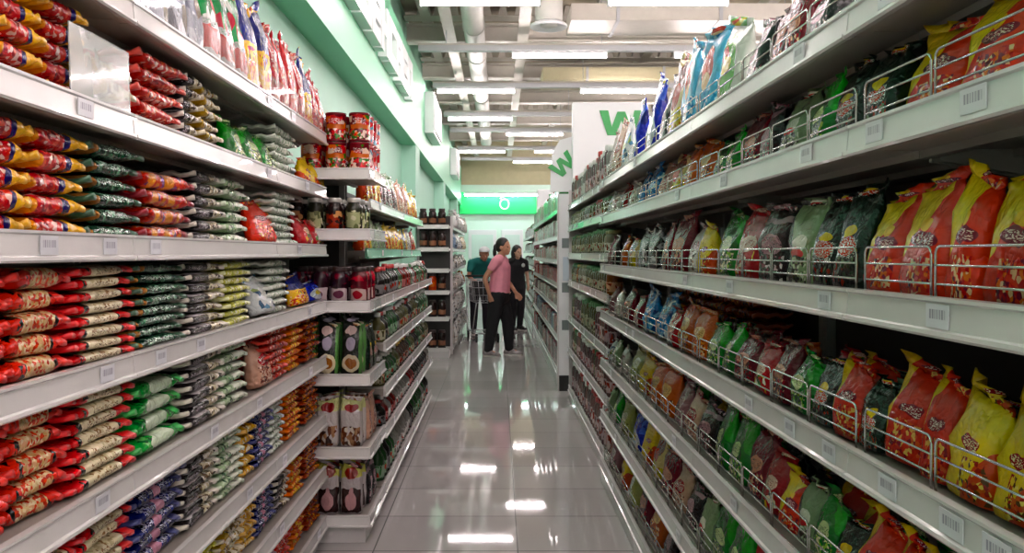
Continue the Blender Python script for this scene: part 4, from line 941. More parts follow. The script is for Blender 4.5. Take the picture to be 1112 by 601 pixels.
def mk_bottle(st, c, w, h, lab, s, group, cat):
    cs = {'dark': 'red', 'green': 'white', 'brown': 'yellow', 'red': 'white', 'pale': 'green', 'olive': 'white'}.get(st, 'dark')
    if ('b', st) not in fcache:
        b = MB().lathe([(0.42, 0), (0.48, 0.02), (0.48, 0.52), (0.42, 0.62), (0.22, 0.74), (0.17, 0.8), (0.17, 0.88)], 12).mesh('sauce_bottle', far_mat('bottle', st))
        l = MB().lathe([(0.2, 0.86), (0.21, 0.87), (0.19, 0.98), (0.15, 1.0)], 12).mesh('cap', far_lid(cs))
        fcache['b', st] = (b, l)
    b, l = fcache['b', st]; r = min(w*0.96, 0.1)
    o = place('sauce_bottle', b, None, c, (0, 0, RN.uniform(-0.4, 0.4)), (r, r, h)); tag(o, lab % (st + ' sauce bottle with %s cap' % cs), cat, group)
    place('cap', l, o)
def mk_box(st, c, w, h, lab, s, group, cat):  # upright food packets, built as plain boxes
    if ('x', st) not in fcache:
        m = MB(); m.bbox(-0.5, 0.5, -0.5, 0.5, 0, 1, 0.03)
        m.box(-0.5, 0.5, -0.03, 0.03, 0.985, 1.006)
        fcache['x', st] = m.mesh('food_packet', far_mat('box', st))
    o = place('food_packet', fcache['x', st], None, (c[0] + s*0.01, c[1], c[2]), (0, 0, RN.uniform(-0.05, 0.05)), (0.1, w*0.93, h)); tag(o, lab % (st + ' food packet'), cat, group)
def mk_bag(st, c, w, h, lab, s, group, cat):
    if ('g', st) not in fcache:
        fcache['g', st] = [pouch_mesh(far_mat('bag', st), 0.2, 0.1, 0.25, 40+q+len(fcache), 'x', 0.1, False)[0] for q in range(2)]
        for me in fcache['g', st]: me.name = 'plastic_bag'
    o = place('plastic_bag', fcache['g', st][RN.randrange(2)], None, (c[0] + s*RN.uniform(-0.02, 0.05), c[1], c[2]), (0, 0, RN.uniform(-0.4, 0.4)), (1.2, w/0.2, h/0.25)); tag(o, lab % (st + ' plastic bag'), cat, group)
far_goods(QX, QZ, 5.14, 7.84, [['pale', 'mauve', 'pink'], ['pale', 'cream', 'olive', 'pink'], ['cream', 'olive', 'olive'], ['olive', 'orange', 'pink', 'cream'], ['mauve', 'olive', 'pink'], ['pink', 'olive', 'mauve'], ['mauve', 'pink']], mk_jar, 'along narrower right bays, %s, on %s shelf', 'jars in the narrower right bays', 'jar', wr=(0.105, 0.14))
far_goods(SX, SZ, 8.5, 14.55, [['pale', 'pink', 'green', 'brown'], ['mauve', 'pink', 'pale'], ['pink', 'mauve', 'brown'], ['mauve', 'red', 'pink'], ['pink', 'mauve', 'pale'], ['mauve', 'bluegrey', 'pink', 'red'], ['mauve', 'dark', 'red']], mk_box, 'on second right gondola, %s along, %s shelf', 'packets on the second right gondola', 'food box', wr=(0.13, 0.2), hr=(0.7, 0.88))
far_goods(VXS, VZ[:2], 4.58, 7.58, [['leafy', 'leafy', 'yellow', 'pinktan'], ['palegreen', 'redgloss', 'pale', 'yellow']], mk_pouch, 'in left bays past the end cap, %s, %s shelf', 'pouches behind the left end cap', 'food pouch', s=1, wr=(0.13, 0.18))
far_goods([-0.62]*7, VZ, 4.58, 7.58, [[], [], ['dark', 'green', 'pale', 'red'], ['green', 'dark', 'pale', 'olive'], ['olive', 'green', 'dark', 'brown'], ['dark', 'red', 'pale'], ['green', 'dark', 'pale']], mk_bottle, 'past the left end cap, %s along, %s shelf', 'sauce bottles behind the left end cap', 'sauce bottle', s=1, wr=(0.09, 0.12), skip=(0, 1))
far_goods(UX, UZ, 11.4, 15.2, [['white', 'pale', 'white'], ['white', 'bluegrey', 'cream'], ['white', 'dark', 'pale'], ['white', 'yellow', 'orange', 'pale'], ['white', 'pale', 'dark']], mk_bag, 'in far left bays, %s along, %s shelf', 'bags in the far left bays', 'plastic bag', s=1, wr=(0.22, 0.3), hr=(0.7, 0.95))
# the farthest shelves: uncountable specks of goods
fm = MB(); rr = random.Random(5)
for si, z in enumerate(TZ):
    zb = z + RAILH - 0.0135; y = 15.25; gap = (TZ[si-1] - 0.03 - zb) if si else 0.3
    while y < 20.2:
        w = rr.uniform(0.1, 0.16); h = gap*rr.uniform(0.6, 0.9); x = TX + 0.03
        fm.prism([(x, zb+0.001), (x+0.1, zb+0.001), (x+0.1, zb+h*0.85), (x+0.06, zb+h), (x+0.04, zb+h), (x, zb+h*0.85)], 'y', y, y+w*0.92, rr.randrange(5)); y += w
o = fm.build('assorted_groceries', [far_mat('box', q) for q in ('mauve', 'pink', 'pale', 'brown', 'green')])
tag(o, 'small mixed groceries filling the farthest right gondola shelves', 'groceries', None, 'stuff')

# ---------------------------------------------------------------- goods on the end cap
def printed_z(name, base, layers, **kw): return printed(name, base, layers, uv='xz', **kw)
TIN = printed_z('tin_red_fruit', (112, 16, 28), [('blot', -0.1, 1.1, 0.08, 0.92, 34, [(206, 40, 44), (226, 110, 60), (110, 14, 28), (236, 200, 180), (60, 120, 50)], 0.62), ('text', 0.2, 0.8, 0.62, 0.8, (246, 230, 226)), ('box', 0.1, 0.9, 0.44, 0.6, (196, 96, 40)), ('blot', 0.0, 1.0, 0.08, 0.45, 80, [(206, 40, 44), (90, 14, 24), (236, 206, 190), (60, 110, 50)], 0.7)], wrinkle=0)
TIN2 = printed_z('tin_pink_mixed', (200, 120, 120), [('blot', -0.1, 1.1, 0.08, 0.92, 34, [(206, 60, 64), (226, 190, 190), (110, 150, 170), (150, 40, 50), (240, 226, 214)], 0.7)], wrinkle=0)
tmesh = {}
def tin(c, st, label, r=0.052, h=0.14):
    if st not in tmesh:
        b = MB().lathe([(r-0.004, 0.0), (r, 0.003), (r, 0.008), (r-0.002, 0.011), (r-0.002, h-0.011), (r, h-0.008), (r, h-0.002), (r-0.004, h-0.002)], 22).mesh('tin', TIN if st == 'a' else TIN2)
        l = MB().lathe([(r-0.006, h-0.006), (r-0.005, h-0.001), (r-0.001, h), (r-0.001, h+0.0005), (r-0.008, h-0.003)], 22).mesh('tin_lid', M['chrome'])
        tmesh[st] = (b, l)
    o = place('tin', tmesh[st][0], None, c, (0, 0, RN.uniform(-0.3, 0.3))); tag(o, label, 'tin', 'tins stacked on the end cap')
    place('tin_lid', tmesh[st][1], o)
zt = EZ[0] + 0.043
for ix, x in enumerate((-0.91, -0.79, -0.675)):
    for iy in range(4):
        y = 4.035 + iy*0.115
        for k in range(2):
            st = 'a' if iy == 0 or ix < 2 else 'b'
            tin((x, y, zt + k*0.1425), st, 'red printed tin, %s layer, %s from left, %s row back, end cap top' % (('lower', 'upper')[k], ordw(ix+1), ordw(iy+1)))
def jar_set(c, body, lid, label, r=0.038, h=0.12, group='jars on the end cap', cat='jar', key=[0], cache={}):
    kk = (body.name, lid.name, r, h)
    if kk not in cache:
        b = MB().lathe([(r*0.86, 0), (r, 0.006), (r, h*0.68), (r*0.96, h*0.76), (r*0.74, h*0.84), (r*0.74, h*0.88)], 20).mesh('jar', body)
        l = MB().lathe([(r*0.8, h*0.865), (r*0.82, h*0.87), (r*0.82, h*0.98), (r*0.78, h), (0.002, h)], 20).mesh('lid', lid)
        cache[kk] = (b, l)
    o = place('jar', cache[kk][0], None, c, (0, 0, RN.uniform(-0.2, 0.2))); tag(o, label, cat, group)
    place('lid', cache[kk][1], o)
JD = printed_z('jar_dark', (34, 22, 22), [('box', 0.1, 0.9, 0.12, 0.6, (150, 60, 50)), ('blot', 0.0, 1.0, 0.1, 0.7, 50, [(200, 150, 110), (90, 30, 30), (40, 26, 24)], 0.5)], wrinkle=0)
JG = printed_z('jar_green_label', (40, 40, 30), [('box', 0.1, 0.9, 0.12, 0.66, (176, 180, 140)), ('blot', 0.0, 1.0, 0.1, 0.7, 50, [(110, 116, 80), (214, 210, 180)], 0.4)], wrinkle=0)
JP = printed_z('jar_purple', (44, 20, 30), [('box', 0.04, 0.96, 0.08, 0.46, (214, 196, 200)), ('ell', 0.5, 0.27, 0.3, 0.12, (110, 60, 80)), ('blot', 0, 1, 0.6, 1.0, 40, [(110, 30, 44), (50, 24, 36)], 0.6)], wrinkle=0)
JR = printed_z('jar_red', (110, 20, 34), [('box', 0.04, 0.96, 0.08, 0.44, (222, 196, 190)), ('ell', 0.5, 0.26, 0.3, 0.12, (176, 50, 60)), ('blot', 0, 1, 0.5, 1.0, 40, [(190, 40, 56), (80, 16, 28)], 0.6)], wrinkle=0)
LIDS = plain('jar_lid_pale', (196, 192, 186), 0.35, 0.4); LIDK = plain('jar_lid_dark', (50, 34, 34), 0.4)
for ix, (x, mt, w) in enumerate(((-0.99, JD, 'dark'), (-0.895, JG, 'olive labelled'), (-0.8, JD, 'dark red labelled'), (-0.705, JG, 'pale green labelled'))):
    for iy in range(3):
        jar_set((x, 4.05 + iy*0.12, EZ[1] + 0.043), mt, LIDS, '%s jar, %s from left, %s row, second end cap shelf' % (w, ordw(ix+1), ordw(iy+1)), 0.041, 0.165)
for ix, (x, mt, w) in enumerate(((-0.965, JP, 'dark purple'), (-0.87, JP, 'purple'), (-0.775, JP, 'deep purple'), (-0.68, JR, 'red'))):
    for iy in range(3):
        jar_set((x, 4.05 + iy*0.12, EZ[2] + 0.043), mt, LIDK, '%s jar with pale label, %s from left, %s row, third end cap shelf' % (w, ordw(ix+1), ordw(iy+1)), 0.043, 0.175)
POUCH['bowl'] = ('black pouch with bowl picture', printed_z('film_pouch_bowl', (22, 26, 22), [('box', 0.84, 1.1, -0.1, 1.1, (96, 140, 84)), ('box', -0.1, 0.09, -0.1, 1.1, (60, 106, 56)), ('ell', 0.48, 0.8, 0.24, 0.08, (206, 180, 176)), ('ell', 0.48, 0.56, 0.2, 0.13, (180, 170, 190)), ('ell', 0.5, 0.2, 0.38, 0.17, (220, 206, 176)), ('ell', 0.5, 0.2, 0.26, 0.1, (150, 96, 56))]))
POUCH['balls'] = ('pale pouch with brown balls', printed_z('film_pouch_balls', (206, 196, 194), [('box', -0.1, 1.1, 0.74, 1.1, (206, 206, 150)), ('ell', 0.5, 0.8, 0.3, 0.09, (150, 40, 40)), ('blot', 0.08, 0.92, 0.03, 0.42, 52, [(110, 66, 50), (220, 206, 190), (60, 40, 34), (170, 130, 100)], 0.75)]))
POUCH['star'] = ('yellow topped pouch with star', printed_z('film_pouch_star', (196, 186, 186), [('box', -0.1, 1.1, 0.72, 1.1, (214, 208, 120)), ('ell', 0.5, 0.8, 0.3, 0.1, (156, 44, 34)), ('box', 0.1, 0.95, 0.04, 0.5, (52, 30, 30)), ('ell', 0.52, 0.26, 0.26, 0.17, (206, 160, 164)), ('ell', 0.52, 0.4, 0.09, 0.12, (206, 160, 164))]))
for si, st, h in ((3, 'bowl', 0.27), (4, 'balls', 0.245), (5, 'star', 0.25)):
    for ix, x in enumerate((-0.94, -0.83, -0.715)):
        for iy in range(2):
            pouch(st, (x, 4.045 + iy*0.1, EZ[si] + 0.043), 0.108, 0.075, h, '%s, %s from left, %s row, %s end cap shelf' % (POUCH[st][0].replace(' with green edges and bowl picture', ' with bowl picture').replace(' with pink star shape', ' with star').replace(' with red oval and brown balls', ' with brown balls').replace(' with green edges', ''), ordw(ix+1), ('front', 'second')[iy], SHW[si]), 'pouches on the end cap', facing='y', lean=-0.04, var=ix)
    for iy in range(2):
        pouch(('dkgreen', 'pinktan', 'blackpink')[si-3], (-0.675, 4.24 + iy*0.13, EZ[si] + 0.043), 0.12, 0.06, h*0.85, '%s, %s back, aisle side of end cap, %s shelf' % (POUCH[('dkgreen', 'pinktan', 'blackpink')[si-3]][0], ordw(iy+1), SHW[si]), 'side pouches on the end cap')
# far left end cap: dark bottles
BT = printed_z('bottle_dark', (40, 26, 24), [('box', 0.0, 1.0, 0.2, 0.5, (150, 110, 90))], wrinkle=0)
BRED = printed_z('bottle_orange', (214, 70, 30), [('box', 0.2, 0.8, 0.3, 0.6, (226, 120, 60))], wrinkle=0)
for si, z in enumerate(UZ):
    for ix in range(3):
        if si == 2: continue
        big = si == 3
        jar_set((-1.0 + ix*0.125, 11.05, z + 0.043), BRED if big and ix == 1 else BT, LIDK, '%s bottle, %s from left, %s shelf of far end cap' % ('orange' if big and ix == 1 else 'dark', ordw(ix+1), SHW[si]), 0.052, 0.23 if si < 5 else 0.24, 'bottles on the far left end cap', 'bottle')

# ---------------------------------------------------------------- people
def eval_mesh(o, name, mat):
    dg = bpy.context.evaluated_depsgraph_get()
    me = bpy.data.meshes.new_from_object(o.evaluated_get(dg))
    me.name = name; me.materials.clear(); me.materials.append(mat)
    for p in me.polygons: p.use_smooth = True; p.material_index = 0
    bpy.data.objects.remove(o, do_unlink=True)
    return me

def skinned(chains, root, name, mat, sub=1):
    """chains: list of lists of (key, pos, radius); keys shared between chains are welded"""
    idx = {}; vs = []; rad = []; es = []
    for ch in chains:
        prev = None
        for k, p, r in ch:
            if k not in idx:
                idx[k] = len(vs); vs.append(p); rad.append(r if isinstance(r, tuple) else (r, r))
            if prev is not None: es.append((prev, idx[k]))
            prev = idx[k]
    me = bpy.data.meshes.new(name); me.from_pydata([Vector(v) for v in vs], es, [])
    o = bpy.data.objects.new(name, me); COL.objects.link(o)
    md = o.modifiers.new('skin', 'SKIN'); md.use_smooth_shade = True
    if not me.skin_vertices: me.skin_vertices.new(name='skin')
    for i, sv in enumerate(me.skin_vertices[0].data):
        sv.radius = rad[i]; sv.use_root = (i == idx[root])
    sd = o.modifiers.new('sub', 'SUBSURF'); sd.levels = sub; sd.render_levels = sub
    return eval_mesh(o, name, mat)

def merge_voxel(meshes, name, mat, size):
    vs = []; fs = []
    for me in meshes:
        o = len(vs); vs.extend(v.co[:] for v in me.vertices); fs.extend([i+o for i in p.vertices] for p in me.polygons)
    me = bpy.data.meshes.new(name); me.from_pydata(vs, [], fs)
    ob = bpy.data.objects.new(name, me); COL.objects.link(ob)
    md = ob.modifiers.new('remesh', 'REMESH'); md.mode = 'VOXEL'; md.voxel_size = size; md.use_smooth_shade = True
    sm = ob.modifiers.new('smooth', 'SMOOTH'); sm.factor = 0.5; sm.iterations = 2
    return eval_mesh(ob, name, mat)

def head_mesh(c, fwd, s=1.0, chin=0.0):
    """head with brow, nose, lips, ears; c is the skull centre, fwd the facing direction"""
    m = MB(); c = Vector(c); f = Vector(fwd).normalized(); up = Vector((0, 0, 1)); r = f.cross(up).normalized(); up = r.cross(f)
    def at(a, b, d): return c + f*a*s + r*b*s + up*d*s
    M4 = Matrix((f, r, up)).transposed()
    def blob(a, b, d, ra, rb, rc, n=14):
        q = MB().ball((0, 0, 0), (ra*s, rb*s, rc*s), n)
        m.add([(at(a, b, d) + M4 @ Vector(p))[:] for p in q.v], q.f, 0, True)
    blob(-0.005, 0, 0.02, 0.095, 0.076, 0.095, 18)      # skull
    blob(0.028, 0, -0.035, 0.062, 0.06, 0.078)          # face
    blob(0.05, 0, -0.085, 0.036, 0.036, 0.028)          # chin
    blob(0.072, 0, 0.012, 0.022, 0.05, 0.016)           # brow
    blob(0.092, 0, -0.02, 0.017, 0.014, 0.026)          # nose
    blob(0.082, 0, -0.062, 0.014, 0.024, 0.011)         # lips
    for sd in (-1, 1):
        blob(-0.002, sd*0.077, -0.012, 0.018, 0.01, 0.03)
        blob(0.062, sd*0.036, -0.028, 0.022, 0.02, 0.022)  # cheeks
    return m.mesh('head', None) if False else m, at

def hand_chains(key, wrist, direc, palm_n, side):
    """palm and five bent fingers growing from a wrist"""
    d = Vector(direc).normalized(); n = Vector(palm_n).normalized(); w = d.cross(n).normalized()*side
    W = Vector(wrist); out = []
    pc = W + d*0.045
    for i, (off, ln) in enumerate(((-0.03, 0.06), (-0.01, 0.072), (0.01, 0.068), (0.03, 0.052))):
        b = W + d*0.085 + w*off
        out.append([(key, W[:], 0.022), (key+'p%d' % i, (pc + w*off*0.7)[:], 0.016), (key+'k%d' % i, b[:], 0.011),
                    (key+'m%d' % i, (b + d*ln*0.5 + n*0.012)[:], 0.0095), (key+'t%d' % i, (b + d*ln*0.8 + n*0.038)[:], 0.008)])
    tb = W + d*0.03 - w*0.03
    out.append([(key, W[:], 0.022), (key+'tb', tb[:], 0.013), (key+'tm', (tb + d*0.035 - w*0.018 + n*0.01)[:], 0.011), (key+'tt', (tb + d*0.06 - w*0.016 + n*0.02)[:], 0.009)])
    return out

SKIN1 = plain('skin_tan', (186, 132, 104), 0.5); SKIN2 = plain('skin_light', (210, 164, 140), 0.5)
HAIR = plain('hair_black', (22, 18, 18), 0.4)
EYEM = plain('eye_dark', (20, 16, 16), 0.2); LIP = plain('lip', (150, 74, 70), 0.5)

def person(label, loc, rotz, J, shirt, shirt_rad, pants, shoes, skin, hair, face, group=None, sleeve=0.55, extra=None, fat=1.0):
    """J: joint positions in the person's own frame, who looks along +x"""
    body = []
    body.append([('pelvis', J['pelvis'], (0.13, 0.11)), ('waist', J['waist'], (0.115, 0.1)), ('chest', J['chest'], (0.135, 0.105)), ('collar', J['collar'], (0.07, 0.06)), ('neck', J['neck'], 0.047), ('skull', J['skull'], 0.06)])
    for sd in ('r', 'l'):
        body.append([('chest', J['chest'], 0.13), (sd+'sh', J[sd+'sh'], 0.055), (sd+'el', J[sd+'el'], 0.038), (sd+'fa', tuple((Vector(J[sd+'el'])*0.6 + Vector(J[sd+'wr'])*0.4)), 0.036), (sd+'wr', J[sd+'wr'], 0.024)])
        body += hand_chains(sd+'wr', J[sd+'wr'], Vector(J[sd+'wr']) - Vector(J[sd+'el']), J.get(sd+'pn', (1, 0, 0)), 1 if sd == 'r' else -1)
        body.append([('pelvis', J['pelvis'], 0.12), (sd+'hip', J[sd+'hip'], 0.088), (sd+'kn', J[sd+'kn'], 0.056), (sd+'cf', tuple(Vector(J[sd+'kn'])*0.65 + Vector(J[sd+'an'])*0.35 + Vector((-0.015, 0, 0))), 0.052), (sd+'an', J[sd+'an'], 0.035), (sd+'to', J[sd+'to'], 0.03)])
    bm_ = skinned(body, 'pelvis', 'body_base', skin)
    hm, at = head_mesh(J['skull'], face)
    hme = hm.mesh('head_base', skin)
    me = merge_voxel([bm_, hme], 'person', skin, 0.008)
    root = place('person', me, None, loc, (0, 0, rotz)); tag(root, label, 'person', group)
    # clothes follow the same joints, a little larger
    e = shirt_rad
    def L(a, b, t): return tuple(Vector(J[a])*(1-t) + Vector(J[b])*t)
    hem = tuple(Vector(J['pelvis']) + Vector((0, 0, 0.0)))
    lat = Vector((0, 1, 0))
    def blobs(m, pts, n=12):
        """overlapping rounds along a limb; pts: (pos, (rx, ry))"""
        for (p0, r0), (p1, r1) in zip(pts, pts[1:]):
            p0, p1 = Vector(p0), Vector(p1); k_ = max(2, int((p1-p0).length/0.02))
            for i in range(k_+1):
                t = i/k_; q = p0.lerp(p1, t); rx = r0[0]*(1-t)+r1[0]*t; ry = r0[1]*(1-t)+r1[1]*t
                m.ball(q, (rx, ry, min(rx, ry)*0.8), n)
    sm_ = MB(); w = fat
    blobs(sm_, [(tuple(Vector(J['pelvis']) + Vector((0, 0, 0.03))), (0.14*w, 0.178*w)), (J['waist'], (0.128*w, 0.16*w)), (J['chest'], (0.13*w, 0.172*w)), (tuple(Vector(J['collar']) + Vector((0, 0, -0.045))), (0.085, 0.13))])
    for sd in ('r', 'l'):
        blobs(sm_, [(L('collar', sd+'sh', 0.4), (0.075, 0.075)), (J[sd+'sh'], (0.078, 0.074)), (L(sd+'sh', sd+'el', sleeve), (0.063, 0.06))])
    place('shirt', merge_voxel([sm_.mesh('shirt_base', shirt)], 'shirt', shirt, 0.012), root)
    lm = MB()
    blobs(lm, [(L('pelvis', 'waist', 0.4), (0.124*w, 0.155*w)), (J['pelvis'], (0.135*w, 0.172*w)), (tuple(Vector(J['pelvis']) + Vector((0, 0, -0.06))), (0.13*w, 0.165*w))])
    for sd in ('r', 'l'):
        blobs(lm, [(tuple(Vector(J[sd+'hip']) + Vector((0, 0, 0.02))), (0.11*w, 0.1*w)), (L(sd+'hip', sd+'kn', 0.4), (0.098*w, 0.09*w)), (J[sd+'kn'], (0.08*w, 0.074*w)), (L(sd+'kn', sd+'an', 0.4), (0.074*w, 0.07*w)), (L(sd+'kn', sd+'an', 0.95), (0.057*w, 0.055*w))])
    place('trousers', merge_voxel([lm.mesh('trousers_base', pants)], 'trousers', pants, 0.012), root)
    for sd in ('r', 'l'):
        a = Vector(J[sd+'an']); t = Vector(J[sd+'to']); d = (t-a); d.z = 0; d.normalize(); n = Vector((-d.y, d.x, 0))
        sm = MB()
        for (o1, hgt, rx, ry, rz) in ((-0.035, 0.045, 0.05, 0.043, 0.044), (0.04, 0.045, 0.07, 0.043, 0.043), (0.12, 0.032, 0.07, 0.047, 0.032)):
            q = MB().ball((0, 0, 0), (rx, ry, rz), 14)
            cc = Vector((a.x, a.y, 0)) + d*o1
            sm.add([(cc + d*p[0] + n*p[1] + Vector((0, 0, max(0.004, hgt + p[2]))))[:] for p in q.v], q.f, 0, True)
        sh = place('shoe', merge_voxel([sm.mesh('shoe_base', shoes)], 'shoe', shoes, 0.008), root)
        so = MB(); pts = [(-0.085, 0.0), (-0.06, 0.04), (0.03, 0.043), (0.13, 0.05), (0.185, 0.02), (0.195, 0.0)]
        poly = [(x, y) for x, y in pts] + [(x, -y) for x, y in pts[-2:0:-1]]
        so.prism([tuple((Vector((a.x, a.y, 0)) + d*x + n*y)[:2]) for x, y in poly], 'z', 0.0, 0.018)
        so.build('sole', plain('sole_pale', (196, 190, 186), 0.6), sh)
    for sd in (-1, 1):
        MB().ball(at(0.079, sd*0.031, -0.004), 0.0085, 8).build('eye', EYEM, root)
    MB().ball(at(0.094, 0, -0.063), (0.006, 0.018, 0.006), 8).build('mouth', LIP, root)
    hr = MB()
    for a, b, c, ra, rb, rc in hair:
        q = MB().ball((0, 0, 0), (ra, rb, rc), 14)
        f = Vector(face).normalized(); up = Vector((0, 0, 1)); r_ = f.cross(up).normalized()
        M4 = Matrix((f, r_, up)).transposed()
        hr.add([(at(a, b, c) + M4 @ Vector(p))[:] for p in q.v], q.f, 0, True)
    place('hair', merge_voxel([hr.mesh('hair_base', HAIR)], 'hair', HAIR, 0.008), root)
    if extra: extra(root, at)
    return root

PINK = plain('pink_shirt', (226, 142, 160), 0.8, var=0.08, vscale=9, bump=0.4)
BLACKC = plain('black_cloth', (20, 20, 24), 0.85, bump=0.3, vscale=12)
TEAL = plain('teal_shirt', (16, 116, 110), 0.8, bump=0.4, vscale=9)
DARKC = plain('dark_cloth', (40, 38, 46), 0.85)
GREYSHOE = plain('grey_trainer', (150, 140, 142), 0.6, var=0.25, vscale=30)
BLKSHOE = plain('black_shoe', (24, 22, 24), 0.5)

# woman in pink, seen from her right side
JA = {'pelvis': (-0.02, 0, 0.86), 'waist': (0.0, 0, 1.03), 'chest': (0.0, 0, 1.2), 'collar': (0.0, 0, 1.345), 'neck': (0.02, 0, 1.4), 'skull': (0.045, 0, 1.485),
      'rsh': (-0.01, -0.175, 1.29), 'rel': (-0.16, -0.24, 1.06), 'rwr': (-0.1, -0.2, 0.84), 'lsh': (0.0, 0.175, 1.29), 'lel': (0.03, 0.23, 1.03), 'lwr': (0.17, 0.2, 0.86),
      'rhip': (-0.02, -0.09, 0.82), 'rkn': (-0.08, -0.11, 0.45), 'ran': (-0.14, -0.12, 0.075), 'rto': (-0.02, -0.15, 0.04),
      'lhip': (-0.02, 0.09, 0.82), 'lkn': (0.08, 0.1, 0.45), 'lan': (0.1, 0.1, 0.075), 'lto': (0.22, 0.1, 0.04), 'rpn': (0.3, 1, 0), 'lpn': (0, -1, 0)}
def pink_extra(root, at):
    MB().tube([at(-0.1, 0, 0.03), at(-0.125, 0, 0.02)], 0.018, 8).build('hair_tie', PINK, root)
HA = [(-0.018, 0, 0.035, 0.098, 0.086, 0.096), (-0.045, 0, 0.0, 0.075, 0.082, 0.085), (-0.12, 0, 0.0, 0.035, 0.034, 0.045), (-0.14, 0, -0.07, 0.027, 0.03, 0.07), (-0.13, 0, -0.13, 0.018, 0.022, 0.05)]
person('woman in pink top and black trousers standing side-on in the aisle, dark hair tied back', (0.03, 11.3, 0), math.radians(-14), JA, PINK, 1.08, BLACKC, GREYSHOE, SKIN1, HA, (1, -0.25, 0.02), sleeve=0.4, extra=pink_extra, fat=1.1)
# woman in black farther back
JB = {'pelvis': (0, 0, 0.83), 'waist': (0, 0, 1.0), 'chest': (0, 0, 1.16), 'collar': (0, 0, 1.29), 'neck': (0.012, 0, 1.34), 'skull': (0.03, 0, 1.42),
      'rsh': (0, -0.165, 1.235), 'rel': (-0.02, -0.22, 1.0), 'rwr': (0.06, -0.22, 0.8), 'lsh': (0, 0.165, 1.235), 'lel': (-0.03, 0.24, 1.0), 'lwr': (0.08, 0.2, 0.82),
      'rhip': (0, -0.08, 0.8), 'rkn': (0.02, -0.08, 0.44), 'ran': (0.0, -0.08, 0.075), 'rto': (0.11, -0.1, 0.04),
      'lhip': (0, 0.08, 0.8), 'lkn': (0.02, 0.08, 0.44), 'lan': (-0.02, 0.08, 0.075), 'lto': (0.09, 0.1, 0.04), 'rpn': (0, 1, 0), 'lpn': (0, -1, 0)}
HB = [(-0.016, 0, 0.035, 0.1, 0.088, 0.098), (-0.05, 0, -0.03, 0.075, 0.095, 0.12), (-0.055, 0, -0.14, 0.06, 0.1, 0.1), (-0.02, 0.078, -0.08, 0.04, 0.03, 0.13), (-0.02, -0.078, -0.08, 0.04, 0.03, 0.13)]
def black_extra(root, at):
    MB().ball((0.145, 0.06, 1.18), (0.012, 0.036, 0.036), 10).build('badge', M['white'], root)
person('woman in black top and trousers, long dark hair and white chest badge, farther back', (0.33, 15.0, 0), math.radians(-62), JB, BLACKC, 1.0, BLACKC, BLKSHOE, SKIN2, HB, (1, 0.1, 0), extra=black_extra)
# person in teal leaning over the cart
JC = {'pelvis': (-0.12, 0, 0.86), 'waist': (-0.06, 0, 1.03), 'chest': (0.06, 0, 1.19), 'collar': (0.17, 0, 1.29), 'neck': (0.23, 0, 1.33), 'skull': (0.31, 0, 1.385),
      'rsh': (0.13, -0.18, 1.24), 'rel': (0.16, -0.24, 1.0), 'rwr': (0.34, -0.2, 0.96), 'lsh': (0.13, 0.18, 1.24), 'lel': (0.2, 0.24, 1.0), 'lwr': (0.36, 0.18, 0.97),
      'rhip': (-0.12, -0.09, 0.82), 'rkn': (-0.08, -0.1, 0.45), 'ran': (-0.14, -0.1, 0.075), 'rto': (-0.02, -0.12, 0.04),
      'lhip': (-0.12, 0.09, 0.82), 'lkn': (-0.02, 0.1, 0.45), 'lan': (-0.04, 0.1, 0.075), 'lto': (0.08, 0.1, 0.04), 'rpn': (0, 0.3, -1), 'lpn': (0, -0.3, -1)}
HC = [(-0.02, 0, 0.0, 0.092, 0.083, 0.07)]
def teal_extra(root, at):
    cap = MB()
    q = MB().ball((0, 0, 0), (0.108, 0.096, 0.085), 16)
    c = at(-0.008, 0, 0.045)
    cap.add([(c.x+p[0], c.y+p[1], c.z+max(-0.012, p[2])) for p in q.v], q.f, 0, True)
    cap.build('cap', M['white'], root)
    v = MB(); v.prism([(0.07, -0.06), (0.13, -0.055), (0.165, 0.0), (0.13, 0.055), (0.07, 0.06)], 'z', 0, 0.008)
    v.build('cap_visor', M['white'], root, (c.x, c.y, c.z-0.012))
    b = MB()
    for (p, r) in (((-0.09, 0, 1.17), (0.07, 0.13, 0.16)), ((-0.12, 0, 1.1), (0.06, 0.12, 0.1))): b.ball(p, r, 14)
person('person in teal shirt and white cap leaning over the shopping cart', (-0.3, 14.25, 0), math.radians(-78), JC, TEAL, 1.0, DARKC, BLKSHOE, SKIN1, HC, (1, 0, -0.35), extra=teal_extra)

# shopping cart in front of the person in teal
GW = plain('cart_wire', (206, 208, 210), 0.3, 0.6)
ct = empty('shopping_cart', 'grey wire shopping cart standing beside the woman in pink', 'shopping cart', (-0.22, 13.3, 0), math.radians(-82))
bk = MB()
for z, a, b in ((0.62, 0.34, 0.2), (0.74, 0.38, 0.23), (0.86, 0.41, 0.25), (0.97, 0.44, 0.27)):
    bk.tube([(-a, -b, z), (a, -b*0.85, z), (a, b*0.85, z), (-a, b, z)], 0.007 if z > 0.9 else 0.004, 6, closed=True)
for i in range(9):
    t = i/8
    for sd in (-1, 1):
        bk.tube([(-0.34+0.68*t, sd*(0.2 - 0.03*t), 0.62), (-0.44+0.88*t, sd*(0.27-0.04*t), 0.97)], 0.003, 5)
for i in range(7):
    t = -1 + i/3
    for sd in (-1, 1):
        bk.tube([(sd*0.34, t*(0.2 if sd < 0 else 0.17), 0.62), (sd*0.44, t*(0.27 if sd < 0 else 0.23), 0.97)], 0.003, 5)
    bk.tube([(-0.34, t*0.2, 0.62), (0.34, t*0.17, 0.62)], 0.003, 5)
bk.build('basket', GW, ct)
fr = MB()
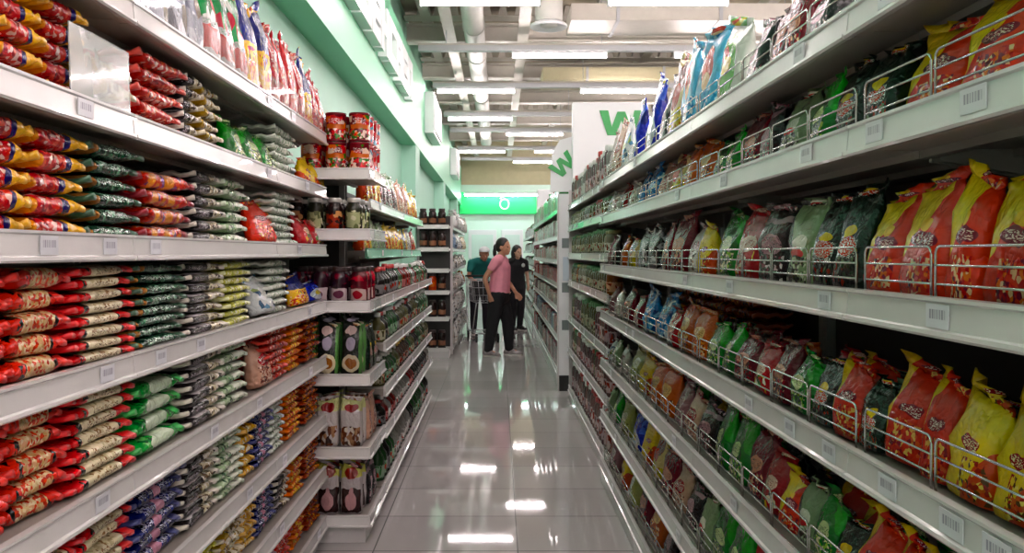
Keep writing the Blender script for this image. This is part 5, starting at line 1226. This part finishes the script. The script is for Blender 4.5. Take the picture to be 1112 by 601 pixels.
for sd in (-1, 1):
    fr.tube([(-0.5, sd*0.24, 1.02), (-0.4, sd*0.24, 0.6), (-0.36, sd*0.24, 0.2), (-0.3, sd*0.23, 0.14), (0.36, sd*0.17, 0.14)], 0.012, 8)
    fr.tube([(0.34, sd*0.17, 0.62), (0.05, sd*0.2, 0.14)], 0.009, 6)
fr.tube([(-0.3, -0.23, 0.14), (-0.3, 0.23, 0.14)], 0.01, 6); fr.tube([(0.36, -0.17, 0.14), (0.36, 0.17, 0.14)], 0.01, 6)
for i in range(5): fr.tube([(-0.3, -0.18+0.09*i, 0.15), (0.36, -0.14+0.07*i, 0.15)], 0.004, 5)
fr.build('frame', GW, ct)
MB().tube([(-0.5, -0.26, 1.02), (-0.5, 0.26, 1.02)], 0.017, 10).build('handle', M['black'], ct)
MB().bbox(-0.34, -0.3, -0.17, 0.17, 0.7, 0.95, 0.006).build('child_seat', M['black'], ct)
for x in (-0.3, 0.36):
    for sd in (-1, 1):
        yy = sd*(0.23 if x < 0 else 0.17)
        w = MB(); w.tube([(x, yy-0.014, 0.055), (x, yy+0.014, 0.055)], 0.055, 16); w.box(x-0.012, x+0.012, yy-0.02, yy+0.02, 0.06, 0.14)
        w.build('wheel', M['black'], ct)

# ---------------------------------------------------------------- camera and colour management
cam = bpy.data.cameras.new('camera'); co = bpy.data.objects.new('camera', cam); COL.objects.link(co)
co.location = (0, 0, EYE); co.rotation_euler = (math.radians(90), 0, 0)
cam.sensor_fit = 'HORIZONTAL'; cam.sensor_width = 36.0; cam.lens = 36.0*F/1112.0
cam.shift_x = (556.0 - CU)/1112.0; cam.shift_y = -(300.5 - CV)/1112.0
cam.clip_start = 0.05; cam.clip_end = 100
SC.camera = co
w = bpy.data.worlds.new('world'); SC.world = w; w.use_nodes = True
w.node_tree.nodes['Background'].inputs[0].default_value = (0.8, 0.85, 0.9, 1)
w.node_tree.nodes['Background'].inputs[1].default_value = 0.3
vs_ = SC.view_settings
vs_.view_transform = 'Standard'; vs_.look = 'None'; vs_.gamma = 1.0; vs_.use_curve_mapping = False
vs_.exposure = 1.4
